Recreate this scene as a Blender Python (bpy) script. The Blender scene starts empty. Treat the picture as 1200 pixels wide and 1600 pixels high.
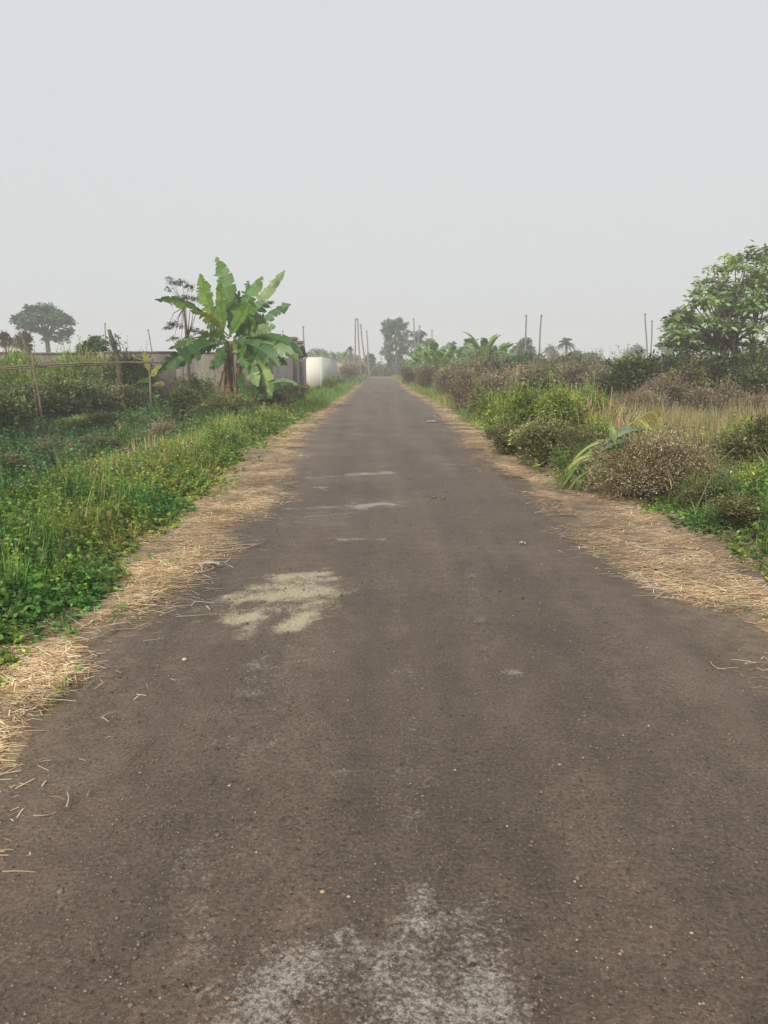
import bpy, math, random
import numpy as np
from mathutils import Vector
C = bpy.context.scene
COL = C.collection
R = math.radians
rng = np.random.default_rng(7)
random.seed(7)

# ------------------------------------------------------------------ camera
CH, F = 1.55, 1200.0                       # eye height, focal length in photo pixels
PITCH = math.atan((800 - 572) / F)
YAW = math.atan(10 / F * math.cos(PITCH))
cam = bpy.data.cameras.new('camera')
cam.sensor_fit = 'VERTICAL'; cam.sensor_height = 36; cam.lens = 36 * F / 1600
cam.clip_start = 0.05; cam.clip_end = 3000
camo = bpy.data.objects.new('camera', cam); COL.objects.link(camo)
camo.location = (0, 0, CH); camo.rotation_euler = (math.pi / 2 - PITCH, 0, -YAW)
C.camera = camo
fw = Vector((math.sin(YAW) * math.cos(PITCH), math.cos(YAW) * math.cos(PITCH), -math.sin(PITCH)))
rt = Vector((math.cos(YAW), -math.sin(YAW), 0))
up = rt.cross(fw)
def ray(u, v): return fw + rt * ((u - 600) / F) + up * ((800 - v) / F)
def at(u, v, z=0.0):                       # point of the level z seen at photo pixel u, v
    d = ray(u, v); return Vector((0, 0, CH)) + d * ((z - CH) / d.z)
def atY(u, v, Y):                          # point at the distance Y seen at photo pixel u, v
    d = ray(u, v); return Vector((0, 0, CH)) + d * (Y / d.y)

# ------------------------------------------------------------------ sky and sun
SUN_EL, SUN_AZ = R(36), R(202)             # azimuth clockwise from +Y: behind and to the left
w = bpy.data.worlds.new('World'); C.world = w; w.use_nodes = True
nt = w.node_tree; nt.nodes.clear()
o = nt.nodes.new('ShaderNodeOutputWorld'); b = nt.nodes.new('ShaderNodeBackground')
s = nt.nodes.new('ShaderNodeTexSky'); s.sky_type = 'NISHITA'; s.sun_disc = False
s.sun_elevation = SUN_EL; s.sun_rotation = SUN_AZ; s.dust_density = 6; s.air_density = 1.5; s.altitude = 0
hs = nt.nodes.new('ShaderNodeHueSaturation'); hs.inputs['Saturation'].default_value = 0.30; hs.inputs['Value'].default_value = 0.5
mx = nt.nodes.new('ShaderNodeMix'); mx.data_type = 'RGBA'; mx.inputs[0].default_value = 0.90
mx.inputs[7].default_value = (6.15, 6.36, 6.44, 1)      # the even grey of an overcast, hazy sky
nt.links.new(s.outputs[0], hs.inputs['Color']); nt.links.new(hs.outputs[0], mx.inputs[6])
nt.links.new(mx.outputs[2], b.inputs['Color']); b.inputs['Strength'].default_value = 0.1
nt.links.new(b.outputs[0], o.inputs['Surface'])
sl = bpy.data.lights.new('sun', 'SUN'); sl.energy = 2.7; sl.angle = R(10); sl.color = (1, 0.93, 0.82)
so = bpy.data.objects.new('sun', sl); COL.objects.link(so)
sd = Vector((math.sin(SUN_AZ) * math.cos(SUN_EL), math.cos(SUN_AZ) * math.cos(SUN_EL), math.sin(SUN_EL)))
so.rotation_euler = sd.to_track_quat('Z', 'Y').to_euler(); so.location = sd * 50
C.view_settings.view_transform = 'Standard'; C.view_settings.look = 'None'
C.view_settings.exposure = 0.30; C.view_settings.gamma = 1
C.render.engine = 'CYCLES'
C.cycles.max_bounces = 6; C.cycles.diffuse_bounces = 3; C.cycles.transmission_bounces = 3
C.cycles.glossy_bounces = 2; C.cycles.volume_bounces = 3; C.cycles.use_denoising = True
C.cycles.sample_clamp_indirect = 4

# ------------------------------------------------------------------ helpers
def tag(o, label=None, cat=None, group=None, kind=None):
    for k, v in (('label', label), ('category', cat), ('group', group), ('kind', kind)):
        if v: o[k] = v
    return o
def empty(name, loc, rz=0.0, label=None, cat=None, group=None):
    o = bpy.data.objects.new(name, None); COL.objects.link(o)
    o.location = loc; o.rotation_euler.z = rz; o.empty_display_size = 0.2
    return tag(o, label, cat, group)
def copy_tree(o, parent=None):
    c = o.copy(); COL.objects.link(c)
    if parent: c.parent = parent
    for ch in o.children: copy_tree(ch, c)
    return c
class MB:                                  # collects vertices, quads and colours, links them as one mesh
    def __init__(s): s.v = []; s.q = []; s.t = []; s.c = []; s.n = 0
    def add(s, V, Q, col, T=None):
        V = np.asarray(V, float).reshape(-1, 3); n = len(V)
        s.v.append(V)
        if Q is not None and len(Q): s.q.append(np.asarray(Q, int) + s.n)
        if T is not None and len(T): s.t.append(np.asarray(T, int) + s.n)
        col = np.asarray(col, float)
        if col.ndim == 1: col = np.broadcast_to(col, (n, 3))
        s.c.append(col); s.n += n
        return s
    def build(s, name, mat, parent=None, origin=None, smooth=False):
        V = np.concatenate(s.v)
        if origin is not None: V = V - np.asarray(origin, float)
        Q = np.concatenate(s.q) if s.q else np.zeros((0, 4), int)
        T = np.concatenate(s.t) if s.t else np.zeros((0, 3), int)
        me = bpy.data.meshes.new(name)
        me.vertices.add(len(V)); me.vertices.foreach_set('co', V.astype(np.float32).ravel())
        idx = np.concatenate([Q.ravel(), T.ravel()]).astype(np.int32)
        me.loops.add(len(idx)); me.loops.foreach_set('vertex_index', idx)
        st = np.concatenate([np.arange(len(Q)) * 4, len(Q) * 4 + np.arange(len(T)) * 3]).astype(np.int32)
        me.polygons.add(len(st)); me.polygons.foreach_set('loop_start', st)
        if smooth: me.polygons.foreach_set('use_smooth', np.ones(len(st), bool))
        Cc = np.concatenate(s.c); a = me.color_attributes.new('Col', 'FLOAT_COLOR', 'POINT')
        a.data.foreach_set('color', np.concatenate([Cc, np.ones((len(Cc), 1))], 1).astype(np.float32).ravel())
        me.update(calc_edges=True)
        me.materials.append(mat)
        o = bpy.data.objects.new(name, me); COL.objects.link(o)
        if parent: o.parent = parent
        elif origin is not None: o.location = Vector(origin)
        return o
def nrm(a): return a / np.maximum(np.linalg.norm(a, axis=-1, keepdims=True), 1e-9)
def box(mb, x0, x1, y0, y1, z0, z1, col=(1, 1, 1)):
    V = [(x, y, z) for z in (z0, z1) for y in (y0, y1) for x in (x0, x1)]
    mb.add(V, [(0, 2, 3, 1), (4, 5, 7, 6), (0, 1, 5, 4), (2, 6, 7, 3), (0, 4, 6, 2), (1, 3, 7, 5)], col)
    return mb
def tube(mb, pts, rad, col=(1, 1, 1), n=7, cap=True):
    P = np.asarray([tuple(p) for p in pts], float); m = len(P)
    rad = np.broadcast_to(np.asarray(rad, float), (m,))
    T = nrm(np.gradient(P, axis=0))
    ref = np.array([0, 0, 1.0]) if abs(T[:, 2]).mean() < .8 else np.array([1.0, 0.1, 0])
    A = nrm(np.cross(T, ref)); B = np.cross(T, A)
    a = np.arange(n) / n * 2 * math.pi
    V = P[:, None] + rad[:, None, None] * (A[:, None] * np.cos(a)[None, :, None] + B[:, None] * np.sin(a)[None, :, None])
    V = V.reshape(-1, 3); Q = []
    for i in range(m - 1):
        for j in range(n):
            k = (j + 1) % n; Q.append((i * n + j, i * n + k, (i + 1) * n + k, (i + 1) * n + j))
    Tt = []
    if cap:
        V = np.concatenate([V, P[:1], P[-1:]])
        for j in range(n):
            k = (j + 1) % n; Tt += [(k, j, m * n), ((m - 1) * n + j, (m - 1) * n + k, m * n + 1)]
    mb.add(V, Q, col, Tt); return mb
def blades(mb, P, yaw, th0, bend, L, W, col, nseg=3, taper=1.0, roll=None, tipcol=None):
    """curved strips: grass blades, straws, twigs; all arguments are arrays over the blades"""
    P = np.asarray(P, float); K = len(P)
    f = lambda a: np.broadcast_to(np.asarray(a, float), (K,))
    yaw, th0, bend, L, W = map(f, (yaw, th0, bend, L, W))
    roll = f(0 if roll is None else roll)
    hx, hy = np.cos(yaw), np.sin(yaw)
    side = np.stack([-hy * np.cos(roll), hx * np.cos(roll), np.sin(roll)], 1)
    cur = P.copy(); V = np.empty((K, nseg + 1, 2, 3))
    for i in range(nseg + 1):
        t = i / nseg
        wd = W * 0.5 * (1 - taper * t ** 1.6) + 0.0006
        V[:, i, 0] = cur - side * wd[:, None]; V[:, i, 1] = cur + side * wd[:, None]
        th = th0 + bend * (t + .5 / nseg)
        st = L / nseg
        cur = cur + np.stack([hx * np.sin(th), hy * np.sin(th), np.cos(th)], 1) * st[:, None]
    base = (np.arange(K) * (nseg + 1) * 2)[:, None, None]
    q = np.array([[2 * i, 2 * i + 1, 2 * i + 3, 2 * i + 2] for i in range(nseg)])[None]
    col = np.asarray(col, float)
    if col.ndim == 1: col = np.broadcast_to(col, (K, 3))
    cc = np.repeat(col[:, None], (nseg + 1) * 2, 1)
    if tipcol is not None:
        t = (np.arange((nseg + 1) * 2) // 2 / nseg)[None, :, None] ** 1.5
        cc = cc * (1 - t) + np.asarray(tipcol)[None, None] * t
    mb.add(V.reshape(-1, 3), (q + base).reshape(-1, 4), cc.reshape(-1, 3)); return mb
def leaves(mb, P, D, L, W, col, fold=0.25, droop=0.15):
    """one folded leaf per point: P foot, D direction"""
    P = np.asarray(P, float); K = len(P); D = nrm(np.asarray(D, float))
    L = np.broadcast_to(np.asarray(L, float), (K,))[:, None]; W = np.broadcast_to(np.asarray(W, float), (K,))[:, None]
    rv = rng.normal(size=(K, 3)) * .5 + np.array([0, 0, 1.0])
    S = nrm(np.cross(D, rv)); N = np.cross(S, D)
    e = lambda f, w, h=0.0: P + D * L * f + S * W * w + N * (W * abs(w) * 2 * fold - L * h)
    V = np.stack([P, e(.26, -.42), e(.64, -.40, droop * .3), e(1, 0, droop), e(.64, .40, droop * .3), e(.26, .42), e(.5, 0)], 1)
    base = (np.arange(K) * 7)[:, None, None]
    q = np.array([[0, 1, 2, 6], [6, 2, 3, 4], [0, 6, 4, 5]])[None]
    col = np.asarray(col, float)
    if col.ndim == 1: col = np.broadcast_to(col, (K, 3))
    mb.add(V.reshape(-1, 3), (q + base).reshape(-1, 4), np.repeat(col, 7, 0)); return mb
def rdir(K, zlo=-0.3, zhi=1.0):
    a = rng.uniform(0, 2 * math.pi, K); z = rng.uniform(zlo, zhi, K); h = np.sqrt(np.maximum(0, 1 - z * z))
    return np.stack([np.cos(a) * h, np.sin(a) * h, z], 1)
def jit(col, K, amt=0.25, hue=0.12):
    c = np.broadcast_to(np.asarray(col, float), (K, 3)) * np.exp(rng.normal(0, amt, (K, 1)))
    return np.clip(c * np.exp(rng.normal(0, hue, (K, 3))), 0, .9)
def pal(cols, wts, K, amt=.22, hue=.1):
    cols = np.asarray(cols, float); wts = np.asarray(wts, float); wts = wts / wts.sum()
    return jit(cols[rng.choice(len(cols), K, p=wts)], K, amt, hue)
_g = np.random.default_rng(3).normal(size=(64, 64))
def noise2(x, y, sc=1.0, off=0.0):         # smooth value noise, about -1..1
    x = np.asarray(x, float) * sc + off; y = np.asarray(y, float) * sc + off * 1.7
    xi = np.floor(x).astype(int); yi = np.floor(y).astype(int); fx = x - xi; fy = y - yi
    fx = fx * fx * (3 - 2 * fx); fy = fy * fy * (3 - 2 * fy)
    g = lambda a, b: _g[a % 64, b % 64]
    return ((g(xi, yi) * (1 - fx) + g(xi + 1, yi) * fx) * (1 - fy) + (g(xi, yi + 1) * (1 - fx) + g(xi + 1, yi + 1) * fx) * fy) * .8
def ss(a, b, x):
    t = np.clip((np.asarray(x, float) - a) / (b - a), 0, 1); return t * t * (3 - 2 * t)

# ------------------------------------------------------------------ materials
def new_mat(name):
    m = bpy.data.materials.new(name); m.use_nodes = True; nt = m.node_tree
    return m, nt, nt.nodes['Principled BSDF'], nt.nodes['Material Output']
def N(nt, t, **kw):
    n = nt.nodes.new(t)
    for k, v in kw.items(): setattr(n, k, v)
    return n
def noise_node(nt, scale, detail=4, rough=.6, coord=None, dist=0):
    n = N(nt, 'ShaderNodeTexNoise'); n.inputs['Scale'].default_value = scale
    n.inputs['Detail'].default_value = detail; n.inputs['Roughness'].default_value = rough; n.inputs['Distortion'].default_value = dist
    if coord is not None: nt.links.new(coord, n.inputs['Vector'])
    return n
def ramp(nt, src, stops):
    r = N(nt, 'ShaderNodeValToRGB'); e = r.color_ramp.elements
    while len(e) < len(stops): e.new(0.5)
    for k, (p, c) in zip(e, stops):
        k.position = p; k.color = (c, c, c, 1) if isinstance(c, (int, float)) else (*c, 1)
    nt.links.new(src, r.inputs[0]); return r.outputs[0]
def mix(nt, fac, a, b, mode='MIX'):
    m = N(nt, 'ShaderNodeMix', data_type='RGBA', blend_type=mode)
    for i, x in ((0, fac), (6, a), (7, b)):
        if isinstance(x, (int, float)): m.inputs[i].default_value = x
        elif isinstance(x, tuple): m.inputs[i].default_value = (*x, 1)
        else: nt.links.new(x, m.inputs[i])
    return m.outputs[2]
def math_(nt, op, a, b=None, clamp=False):
    m = N(nt, 'ShaderNodeMath', operation=op, use_clamp=clamp)
    for i, x in ((0, a), (1, b)):
        if x is None: continue
        if isinstance(x, (int, float)): m.inputs[i].default_value = x
        else: nt.links.new(x, m.inputs[i])
    return m.outputs[0]
def bump(nt, bsdf, h, strength=.3, dist=.02):
    b = N(nt, 'ShaderNodeBump'); b.inputs['Strength'].default_value = strength; b.inputs['Distance'].default_value = dist
    nt.links.new(h, b.inputs['Height']); nt.links.new(b.outputs[0], bsdf.inputs['Normal'])
def leaf_mat(name, trans=.3, rough=.55, spec=.3, var=.0):
    m, nt, p, out = new_mat(name)
    a = N(nt, 'ShaderNodeAttribute', attribute_name='Col')
    col = a.outputs['Color']
    if var:
        oi = N(nt, 'ShaderNodeObjectInfo'); h = N(nt, 'ShaderNodeHueSaturation')
        nt.links.new(math_(nt, 'MULTIPLY_ADD', oi.outputs['Random'], var), h.inputs['Value'])
        h.inputs['Value'].links[0].from_node.inputs[2].default_value = 1 - var / 2
        nt.links.new(col, h.inputs['Color']); col = h.outputs[0]
    nt.links.new(col, p.inputs['Base Color']); p.inputs['Roughness'].default_value = rough
    p.inputs['Specular IOR Level'].default_value = spec
    if trans:
        t = N(nt, 'ShaderNodeBsdfTranslucent'); mm = N(nt, 'ShaderNodeMixShader'); mm.inputs[0].default_value = trans
        nt.links.new(mix(nt, 1.0, col, (1.0, 1.0, .6), 'MULTIPLY'), t.inputs['Color'])
        nt.links.new(p.outputs[0], mm.inputs[1]); nt.links.new(t.outputs[0], mm.inputs[2]); nt.links.new(mm.outputs[0], out.inputs[0])
    return m
M_LEAF = leaf_mat('foliage', .3, .6, .25, .3)
M_BAN = leaf_mat('banana_foliage', .32, .42, .45)
M_DRY = leaf_mat('dry_stalks', .15, .8, .15, .3)
def bark_mat(name, c1, c2, scale=14, stretch=(1, 1, .25)):
    m, nt, p, out = new_mat(name)
    tc = N(nt, 'ShaderNodeTexCoord'); mp = N(nt, 'ShaderNodeMapping'); mp.inputs['Scale'].default_value = stretch
    nt.links.new(tc.outputs['Object'], mp.inputs[0]); n = noise_node(nt, scale, 6, .7, mp.outputs[0])
    nt.links.new(ramp(nt, n.outputs[0], [(.3, c1), (.7, c2)]), p.inputs['Base Color']); p.inputs['Roughness'].default_value = .9
    p.inputs['Specular IOR Level'].default_value = .15
    bump(nt, p, n.outputs[0], .6, .02); return m
M_BARK = bark_mat('bark', (.06, .045, .032), (.2, .16, .12))
M_POLE = bark_mat('weathered_pole', (.16, .14, .125), (.30, .275, .25), 8)
M_BAMBOO = bark_mat('bamboo', (.10, .075, .055), (.26, .20, .14), 10)
M_STEM = bark_mat('banana_stem', (.05, .03, .018), (.26, .17, .07), 9, (1, 1, .3))

# ------------------------------------------------------------------ terrain
def edgeL(y): return -1.50 + .10 * noise2(y, 0, .45, 5) + .05 * noise2(y, 0, 1.7, 9)        # asphalt edges
def edgeR(y): return 2.02 + .10 * noise2(y, 0, .4, 15) + .05 * noise2(y, 0, 1.5, 19)
_gl = ([0, 3.8, 5.3, 6.1, 7.3, 10, 14.8, 21.5, 28, 40, 200], [-1.95, -1.9, -1.83, -2.12, -2.0, -2.2, -2.48, -2.3, -2.05, -1.8, -1.85])
_gr = ([0, 5.3, 6.1, 8.3, 11.3, 16, 28, 45, 200], [2.9, 2.78, 2.86, 2.86, 2.72, 2.6, 2.5, 2.25, 2.2])
def greenL(y): return np.interp(y, *_gl) + .07 * noise2(y, 0, 2.3, 31)
def greenR(y): return np.interp(y, *_gr) + .08 * noise2(y, 0, 2.0, 41)
def gz(x, y):
    x = np.asarray(x, float); y = np.asarray(y, float)
    far = ss(16, 25, y)
    D = 1.2 * (1 - far) + .35 * far
    z = -.02 + .05 * ss(2.0, 3.2, -x) + .04 * ss(2.7, 3.6, x)
    z = z - D * ss(3.6, 5.8, -x) + (D - .45) * ss(8, 13, -x) + .2 * ss(20, 26, -x)
    z = z - .15 * ss(4.5, 9, x)
    amp = ss(1.9, 3.5, np.abs(x))
    z = z + amp * (.05 * noise2(x, y, .9, 2) + .06 * noise2(x, y, .3, 7) * ss(3, 6, np.abs(x)))
    return z
def axis_pts(lst):
    out = []
    for a, b, st in lst: out += list(np.arange(a, b, st))
    return np.array(out + [lst[-1][1]])
def grid(xs, ys, zf):
    X, Y = np.meshgrid(xs, ys); Z = zf(X, Y)
    n, m = X.shape
    V = np.stack([X, Y, Z], -1).reshape(-1, 3)
    i = np.arange(n - 1)[:, None] * m + np.arange(m - 1)[None]
    return V, np.stack([i, i + 1, i + m + 1, i + m], -1).reshape(-1, 4), X, Y
m, nt_, p, out = new_mat('soil_and_thatch')
tc = N(nt_, 'ShaderNodeTexCoord')
n1 = noise_node(nt_, .8, 6, .65, tc.outputs['Object']); n2 = noise_node(nt_, 25, 6, .7, tc.outputs['Object'])
c = ramp(nt_, n1.outputs[0], [(.35, (.05, .055, .025)), (.5, (.085, .075, .04)), (.65, (.15, .12, .07))])
nt_.links.new(mix(nt_, 1.0, c, ramp(nt_, n2.outputs[0], [(.3, .55), (.7, 1.3)]), 'MULTIPLY'), p.inputs['Base Color'])
p.inputs['Roughness'].default_value = .95; bump(nt_, p, n2.outputs[0], .8, .03)
M_SOIL = m
xs = axis_pts([(-240, -60, 20), (-60, -20, 2), (-20, -8, .5), (-8, 8, .2), (8, 20, .5), (20, 60, 2), (60, 240, 20)])
ys = axis_pts([(-40, -4, 2), (-4, 20, .25), (20, 60, 1), (60, 150, 5), (150, 290, 20)])
V, Q, X, Y = grid(xs, ys, gz)
inside = ((X > -1.0) & (X < 1.5)).ravel()
V[inside, 2] -= .05
g = MB().add(V, Q, (1, 1, 1)).build('ground', M_SOIL, smooth=True); tag(g, kind='structure')

# ------------------------------------------------------------------ road
m, nt_, p, out = new_mat('dusty_asphalt')
tc = N(nt_, 'ShaderNodeTexCoord'); ob = tc.outputs['Object']
big = noise_node(nt_, .9, 5, .6, ob); mid = noise_node(nt_, 7, 5, .65, ob)
mp = N(nt_, 'ShaderNodeMapping'); mp.inputs['Scale'].default_value = (2.2, .12, 1); nt_.links.new(ob, mp.inputs[0])
trk = noise_node(nt_, 1.0, 3, .5, mp.outputs[0])
fine = noise_node(nt_, 75, 4, .85, ob)
vo = N(nt_, 'ShaderNodeTexVoronoi'); vo.inputs['Scale'].default_value = 70; nt_.links.new(ob, vo.inputs['Vector'])
vo2 = N(nt_, 'ShaderNodeTexVoronoi'); vo2.inputs['Scale'].default_value = 48; nt_.links.new(ob, vo2.inputs['Vector'])
base = ramp(nt_, big.outputs[0], [(.3, (.084, .056, .038)), (.55, (.115, .080, .056)), (.75, (.150, .111, .082))])
base = mix(nt_, .55, base, ramp(nt_, trk.outputs[0], [(.35, .65), (.65, 1.35)]), 'MULTIPLY')
base = mix(nt_, .7, base, ramp(nt_, mid.outputs[0], [(.3, .72), (.7, 1.25)]), 'MULTIPLY')
base = mix(nt_, .9, base, ramp(nt_, fine.outputs[0], [(.32, .30), (.5, 1.0), (.68, 1.95)]), 'MULTIPLY')
sp = N(nt_, 'ShaderNodeSeparateColor'); nt_.links.new(vo.outputs['Color'], sp.inputs[0])
grit = math_(nt_, 'MULTIPLY', ramp(nt_, sp.outputs[0], [(.80, 0.0), (.95, 1.0)]), ramp(nt_, vo.outputs['Distance'], [(.12, 1.0), (.42, 0.0)]))
base = mix(nt_, math_(nt_, 'MULTIPLY', grit, .7), base, (.34, .28, .21))
sp2 = N(nt_, 'ShaderNodeSeparateColor'); nt_.links.new(vo2.outputs['Color'], sp2.inputs[0])
pit = math_(nt_, 'MULTIPLY', ramp(nt_, sp2.outputs[1], [(.75, 0.0), (.9, 1.0)]), ramp(nt_, vo2.outputs['Distance'], [(.1, 1.0), (.4, 0.0)]))
base = mix(nt_, math_(nt_, 'MULTIPLY', pit, .6), base, (.04, .032, .026))
at_ = N(nt_, 'ShaderNodeAttribute', attribute_name='Col'); sc_ = N(nt_, 'ShaderNodeSeparateColor'); nt_.links.new(at_.outputs['Color'], sc_.inputs[0])
gr1 = noise_node(nt_, 60, 5, .8, ob); gr2 = noise_node(nt_, 9, 5, .7, ob, .6)
def powder(ch, lo, hi):
    s_ = math_(nt_, 'ADD', ch, math_(nt_, 'MULTIPLY', math_(nt_, 'SUBTRACT', gr1.outputs[0], .5), 2.6))
    s_ = math_(nt_, 'ADD', s_, math_(nt_, 'MULTIPLY', math_(nt_, 'SUBTRACT', gr2.outputs[0], .5), 2.0))
    return math_(nt_, 'MULTIPLY', ramp(nt_, s_, [(lo, 0.0), (hi, 1.0)]), ramp(nt_, ch, [(.03, 0.0), (.3, 1.0)]))
base = mix(nt_, math_(nt_, 'MULTIPLY', math_(nt_, 'MULTIPLY', powder(sc_.outputs[0], .42, 1.5), ramp(nt_, fine.outputs[0], [(.42, .18), (.58, 1.0)])), .80), base, (.52, .49, .44))
base = mix(nt_, math_(nt_, 'MULTIPLY', math_(nt_, 'MULTIPLY', powder(sc_.outputs[1], .25, 1.5), ramp(nt_, fine.outputs[0], [(.38, .35), (.56, 1.0)])), .85), base, (.60, .53, .34))
base = mix(nt_, math_(nt_, 'MULTIPLY', powder(sc_.outputs[2], .2, .9), .7), base, (.26, .19, .12))
nt_.links.new(base, p.inputs['Base Color']); p.inputs['Roughness'].default_value = .62; p.inputs['Specular IOR Level'].default_value = .5
hgt = math_(nt_, 'ADD', math_(nt_, 'MULTIPLY', fine.outputs[0], .6), math_(nt_, 'SUBTRACT', math_(nt_, 'MULTIPLY', grit, .5), math_(nt_, 'MULTIPLY', pit, .6)))
hgt = math_(nt_, 'ADD', hgt, math_(nt_, 'MULTIPLY', mid.outputs[0], .8))
bump(nt_, p, hgt, .9, .012)
M_ROAD = m
ys = axis_pts([(-12, 1, .5), (1, 16, .06), (16, 40, .3), (40, 119, 2)])
tt = np.linspace(0, 1, 81)
YY, TT = np.meshgrid(ys, tt, indexing='ij')
XX = (edgeL(YY) - .40) * (1 - TT) + (edgeR(YY) + .35) * TT
ZZ = .010 + .03 * (1 - ((TT - .5) * 2) ** 2) - .025 * ((TT < .01) | (TT > .99)) + .006 * noise2(XX, YY, .8, 3) - .006
n_, m_ = XX.shape
i = np.arange(n_ - 1)[:, None] * m_ + np.arange(m_ - 1)[None]
RQ = np.stack([i, i + 1, i + m_ + 1, i + m_], -1).reshape(-1, 4)
white = np.zeros_like(XX); yel = np.zeros_like(XX); dirt = np.zeros_like(XX)
def stain(ch, u0, v0, u1, v1, wpx, s):     # a streak between two points of the road, its width given where it lies
    a = at(u0, v0); b_ = at(u1, v1); wd = wpx
    wd = wpx * (1 + .35 * noise2(XX, YY, 7, 5) + .3 * noise2(XX, YY, 16, 6)).clip(.4)
    dx, dy = b_.x - a.x, b_.y - a.y; l2 = dx * dx + dy * dy + 1e-9
    t = np.clip(((XX - a.x) * dx + (YY - a.y) * dy) / l2, 0, 1)
    d = np.hypot(XX - a.x - t * dx, YY - a.y - t * dy)
    ch[:] = np.maximum(ch, s * np.exp(-(d / wd) ** 2))
for a in ((555, 744, 610, 741, .14, 1.0), (480, 750, 560, 746, .07, .75), (498, 765, 506, 765, .07, 1.0), (560, 795, 600, 790, .16, 1.15),
          (450, 798, 560, 794, .08, .7), (470, 812, 560, 804, .05, .6), (695, 728, 722, 729, .12, .8), (535, 848, 565, 847, .05, .9), (592, 848, 598, 848, .05, .7),
          (430, 823, 480, 820, .04, .6), (320, 858, 420, 845, .02, .8), (400, 1600, 460, 1540, .16, .8), (560, 1560, 700, 1500, .20, .62), (655, 1420, 665, 1455, .04, .95), (545, 1470, 565, 1500, .03, .9),
          (620, 1610, 700, 1590, .2, .8), (380, 1200, 430, 1170, .05, .6), (360, 1180, 410, 1040, .12, .38), (420, 1150, 480, 1000, .14, .3), (795, 1062, 810, 1065, .05, .7), (525, 1222, 530, 1222, .04, .6), (640, 1060, 655, 1300, .12, .3),
          (750, 1440, 800, 1600, .1, .55), (300, 1350, 330, 1600, .1, .35), (790, 778, 815, 780, .06, .5), (735, 900, 760, 1060, .08, .3), (590, 600, 598, 600, .8, .9), (586, 590, 600, 590, 1.6, 1.3)):
    stain(white, *a)
for a in ((380, 965, 500, 945, .30, .42), (375, 942, 495, 932, .15, 1.1), (440, 908, 505, 902, .10, .95), (368, 975, 398, 968, .10, 1.25), (448, 990, 480, 968, .09, 1.2), (400, 925, 520, 912, .10, .8), (500, 950, 540, 930, .08, .6), (385, 1000, 395, 985, .06, .7)):
    stain(yel, *a)
dL = XX - edgeL(YY); dR = edgeR(YY) - XX
dirt[:] = np.clip(1 - np.minimum(dL, dR) / .35, 0, 1) * .45 + .22 * np.clip(noise2(XX, YY, .5, 8), 0, 1)
rc = np.stack([white, yel, np.clip(dirt, 0, 1)], -1).reshape(-1, 3)
rd = MB().add(np.stack([XX, YY, ZZ], -1).reshape(-1, 3), RQ, rc).build('road', M_ROAD, smooth=True); tag(rd, kind='structure')

# ------------------------------------------------------------------ straw on both shoulders
m, nt_, p, out = new_mat('trampled_straw')
tc = N(nt_, 'ShaderNodeTexCoord')
n1 = noise_node(nt_, 3, 6, .7, tc.outputs['Object']); n2 = noise_node(nt_, 70, 4, .7, tc.outputs['Object'])
c = ramp(nt_, n1.outputs[0], [(.35, (.13, .09, .06)), (.65, (.42, .30, .19))])
nt_.links.new(mix(nt_, .9, c, ramp(nt_, n2.outputs[0], [(.3, .5), (.7, 1.35)]), 'MULTIPLY'), p.inputs['Base Color'])
p.inputs['Roughness'].default_value = .9; bump(nt_, p, n2.outputs[0], .8, .02); M_STRAW = m
STRAW = [(.58, .42, .25), (.68, .53, .34), (.48, .33, .19), (.32, .21, .12), (.74, .63, .46)]
innerL = ([0, 3, 3.9, 6.2, 6.8, 8.5, 10, 11, 12, 14.8, 21.5, 30, 60, 140], [-1.44, -1.47, -1.54, -1.54, -1.50, -1.32, -1.12, -1.2, -1.55, -1.66, -1.62, -1.6, -1.55, -1.5])
innerR = ([0, 4.0, 4.6, 6.2, 8.3, 14.8, 28, 47, 140], [2.40, 2.22, 2.15, 2.03, 1.95, 1.9, 2.1, 1.9, 1.9])
def strawfield(side):
    K = 190000
    y = 2.2 + (rng.random(K) ** 1.9) * 62
    a, b_ = (np.interp(y, *innerL), greenL(y) - .25) if side < 0 else (np.interp(y, *innerR), greenR(y) + .25)
    a = a + .14 * noise2(y, y * 0 + side, 1.4, 3)
    t = rng.random(K); x = a * (1 - t) + b_ * t
    # fringe thrown on to the asphalt
    fr = rng.random(K) < .07 * np.clip((y - 2.6) / 2, .15, 1); x = np.where(fr, a - side * -1 * 0 + (-side) * rng.exponential(.10, K), x)
    keep = (noise2(x, y, 2.2, 13) * 1.2 + .75 + .35 * noise2(x, y, 5, 18) + .2 * (~fr)) > rng.random(K) * 1.5
    keep &= (t < .72) | (rng.random(K) < .6)
    if side > 0: keep &= (y < 25) | (rng.random(K) < .35)
    x, y = x[keep], y[keep]; K = len(x); fr = fr[keep]
    sc = 1 + y / 9
    z = np.where((x > edgeL(y) - .35) & (x < edgeR(y) + .3), .026, gz(x, y) + .02) + np.abs(rng.normal(0, .014, K)) * (~fr)
    yaw = np.where(rng.random(K) < .65, rng.normal(0, .5, K), rng.uniform(0, 6.28, K)) + math.pi * (rng.random(K) < .5)
    L = rng.gamma(3.0, .026, K) * np.clip(y / 5.5, .5, 1) * (.8 + .2 * sc)
    mb = MB(); blades(mb, np.stack([x, y, z], 1), yaw, R(90) - np.abs(rng.normal(0, .07, K)), rng.normal(.1, .12, K), L, rng.uniform(.0012, .003, K) * sc,
                      pal(STRAW, [3, 3, 2.4, 2.0, 1.2], K, .28, .05) * (1 + .3 * noise2(x, y, 3, 23))[:, None].clip(.5, 1.3), 2, .5)
    return mb
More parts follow.
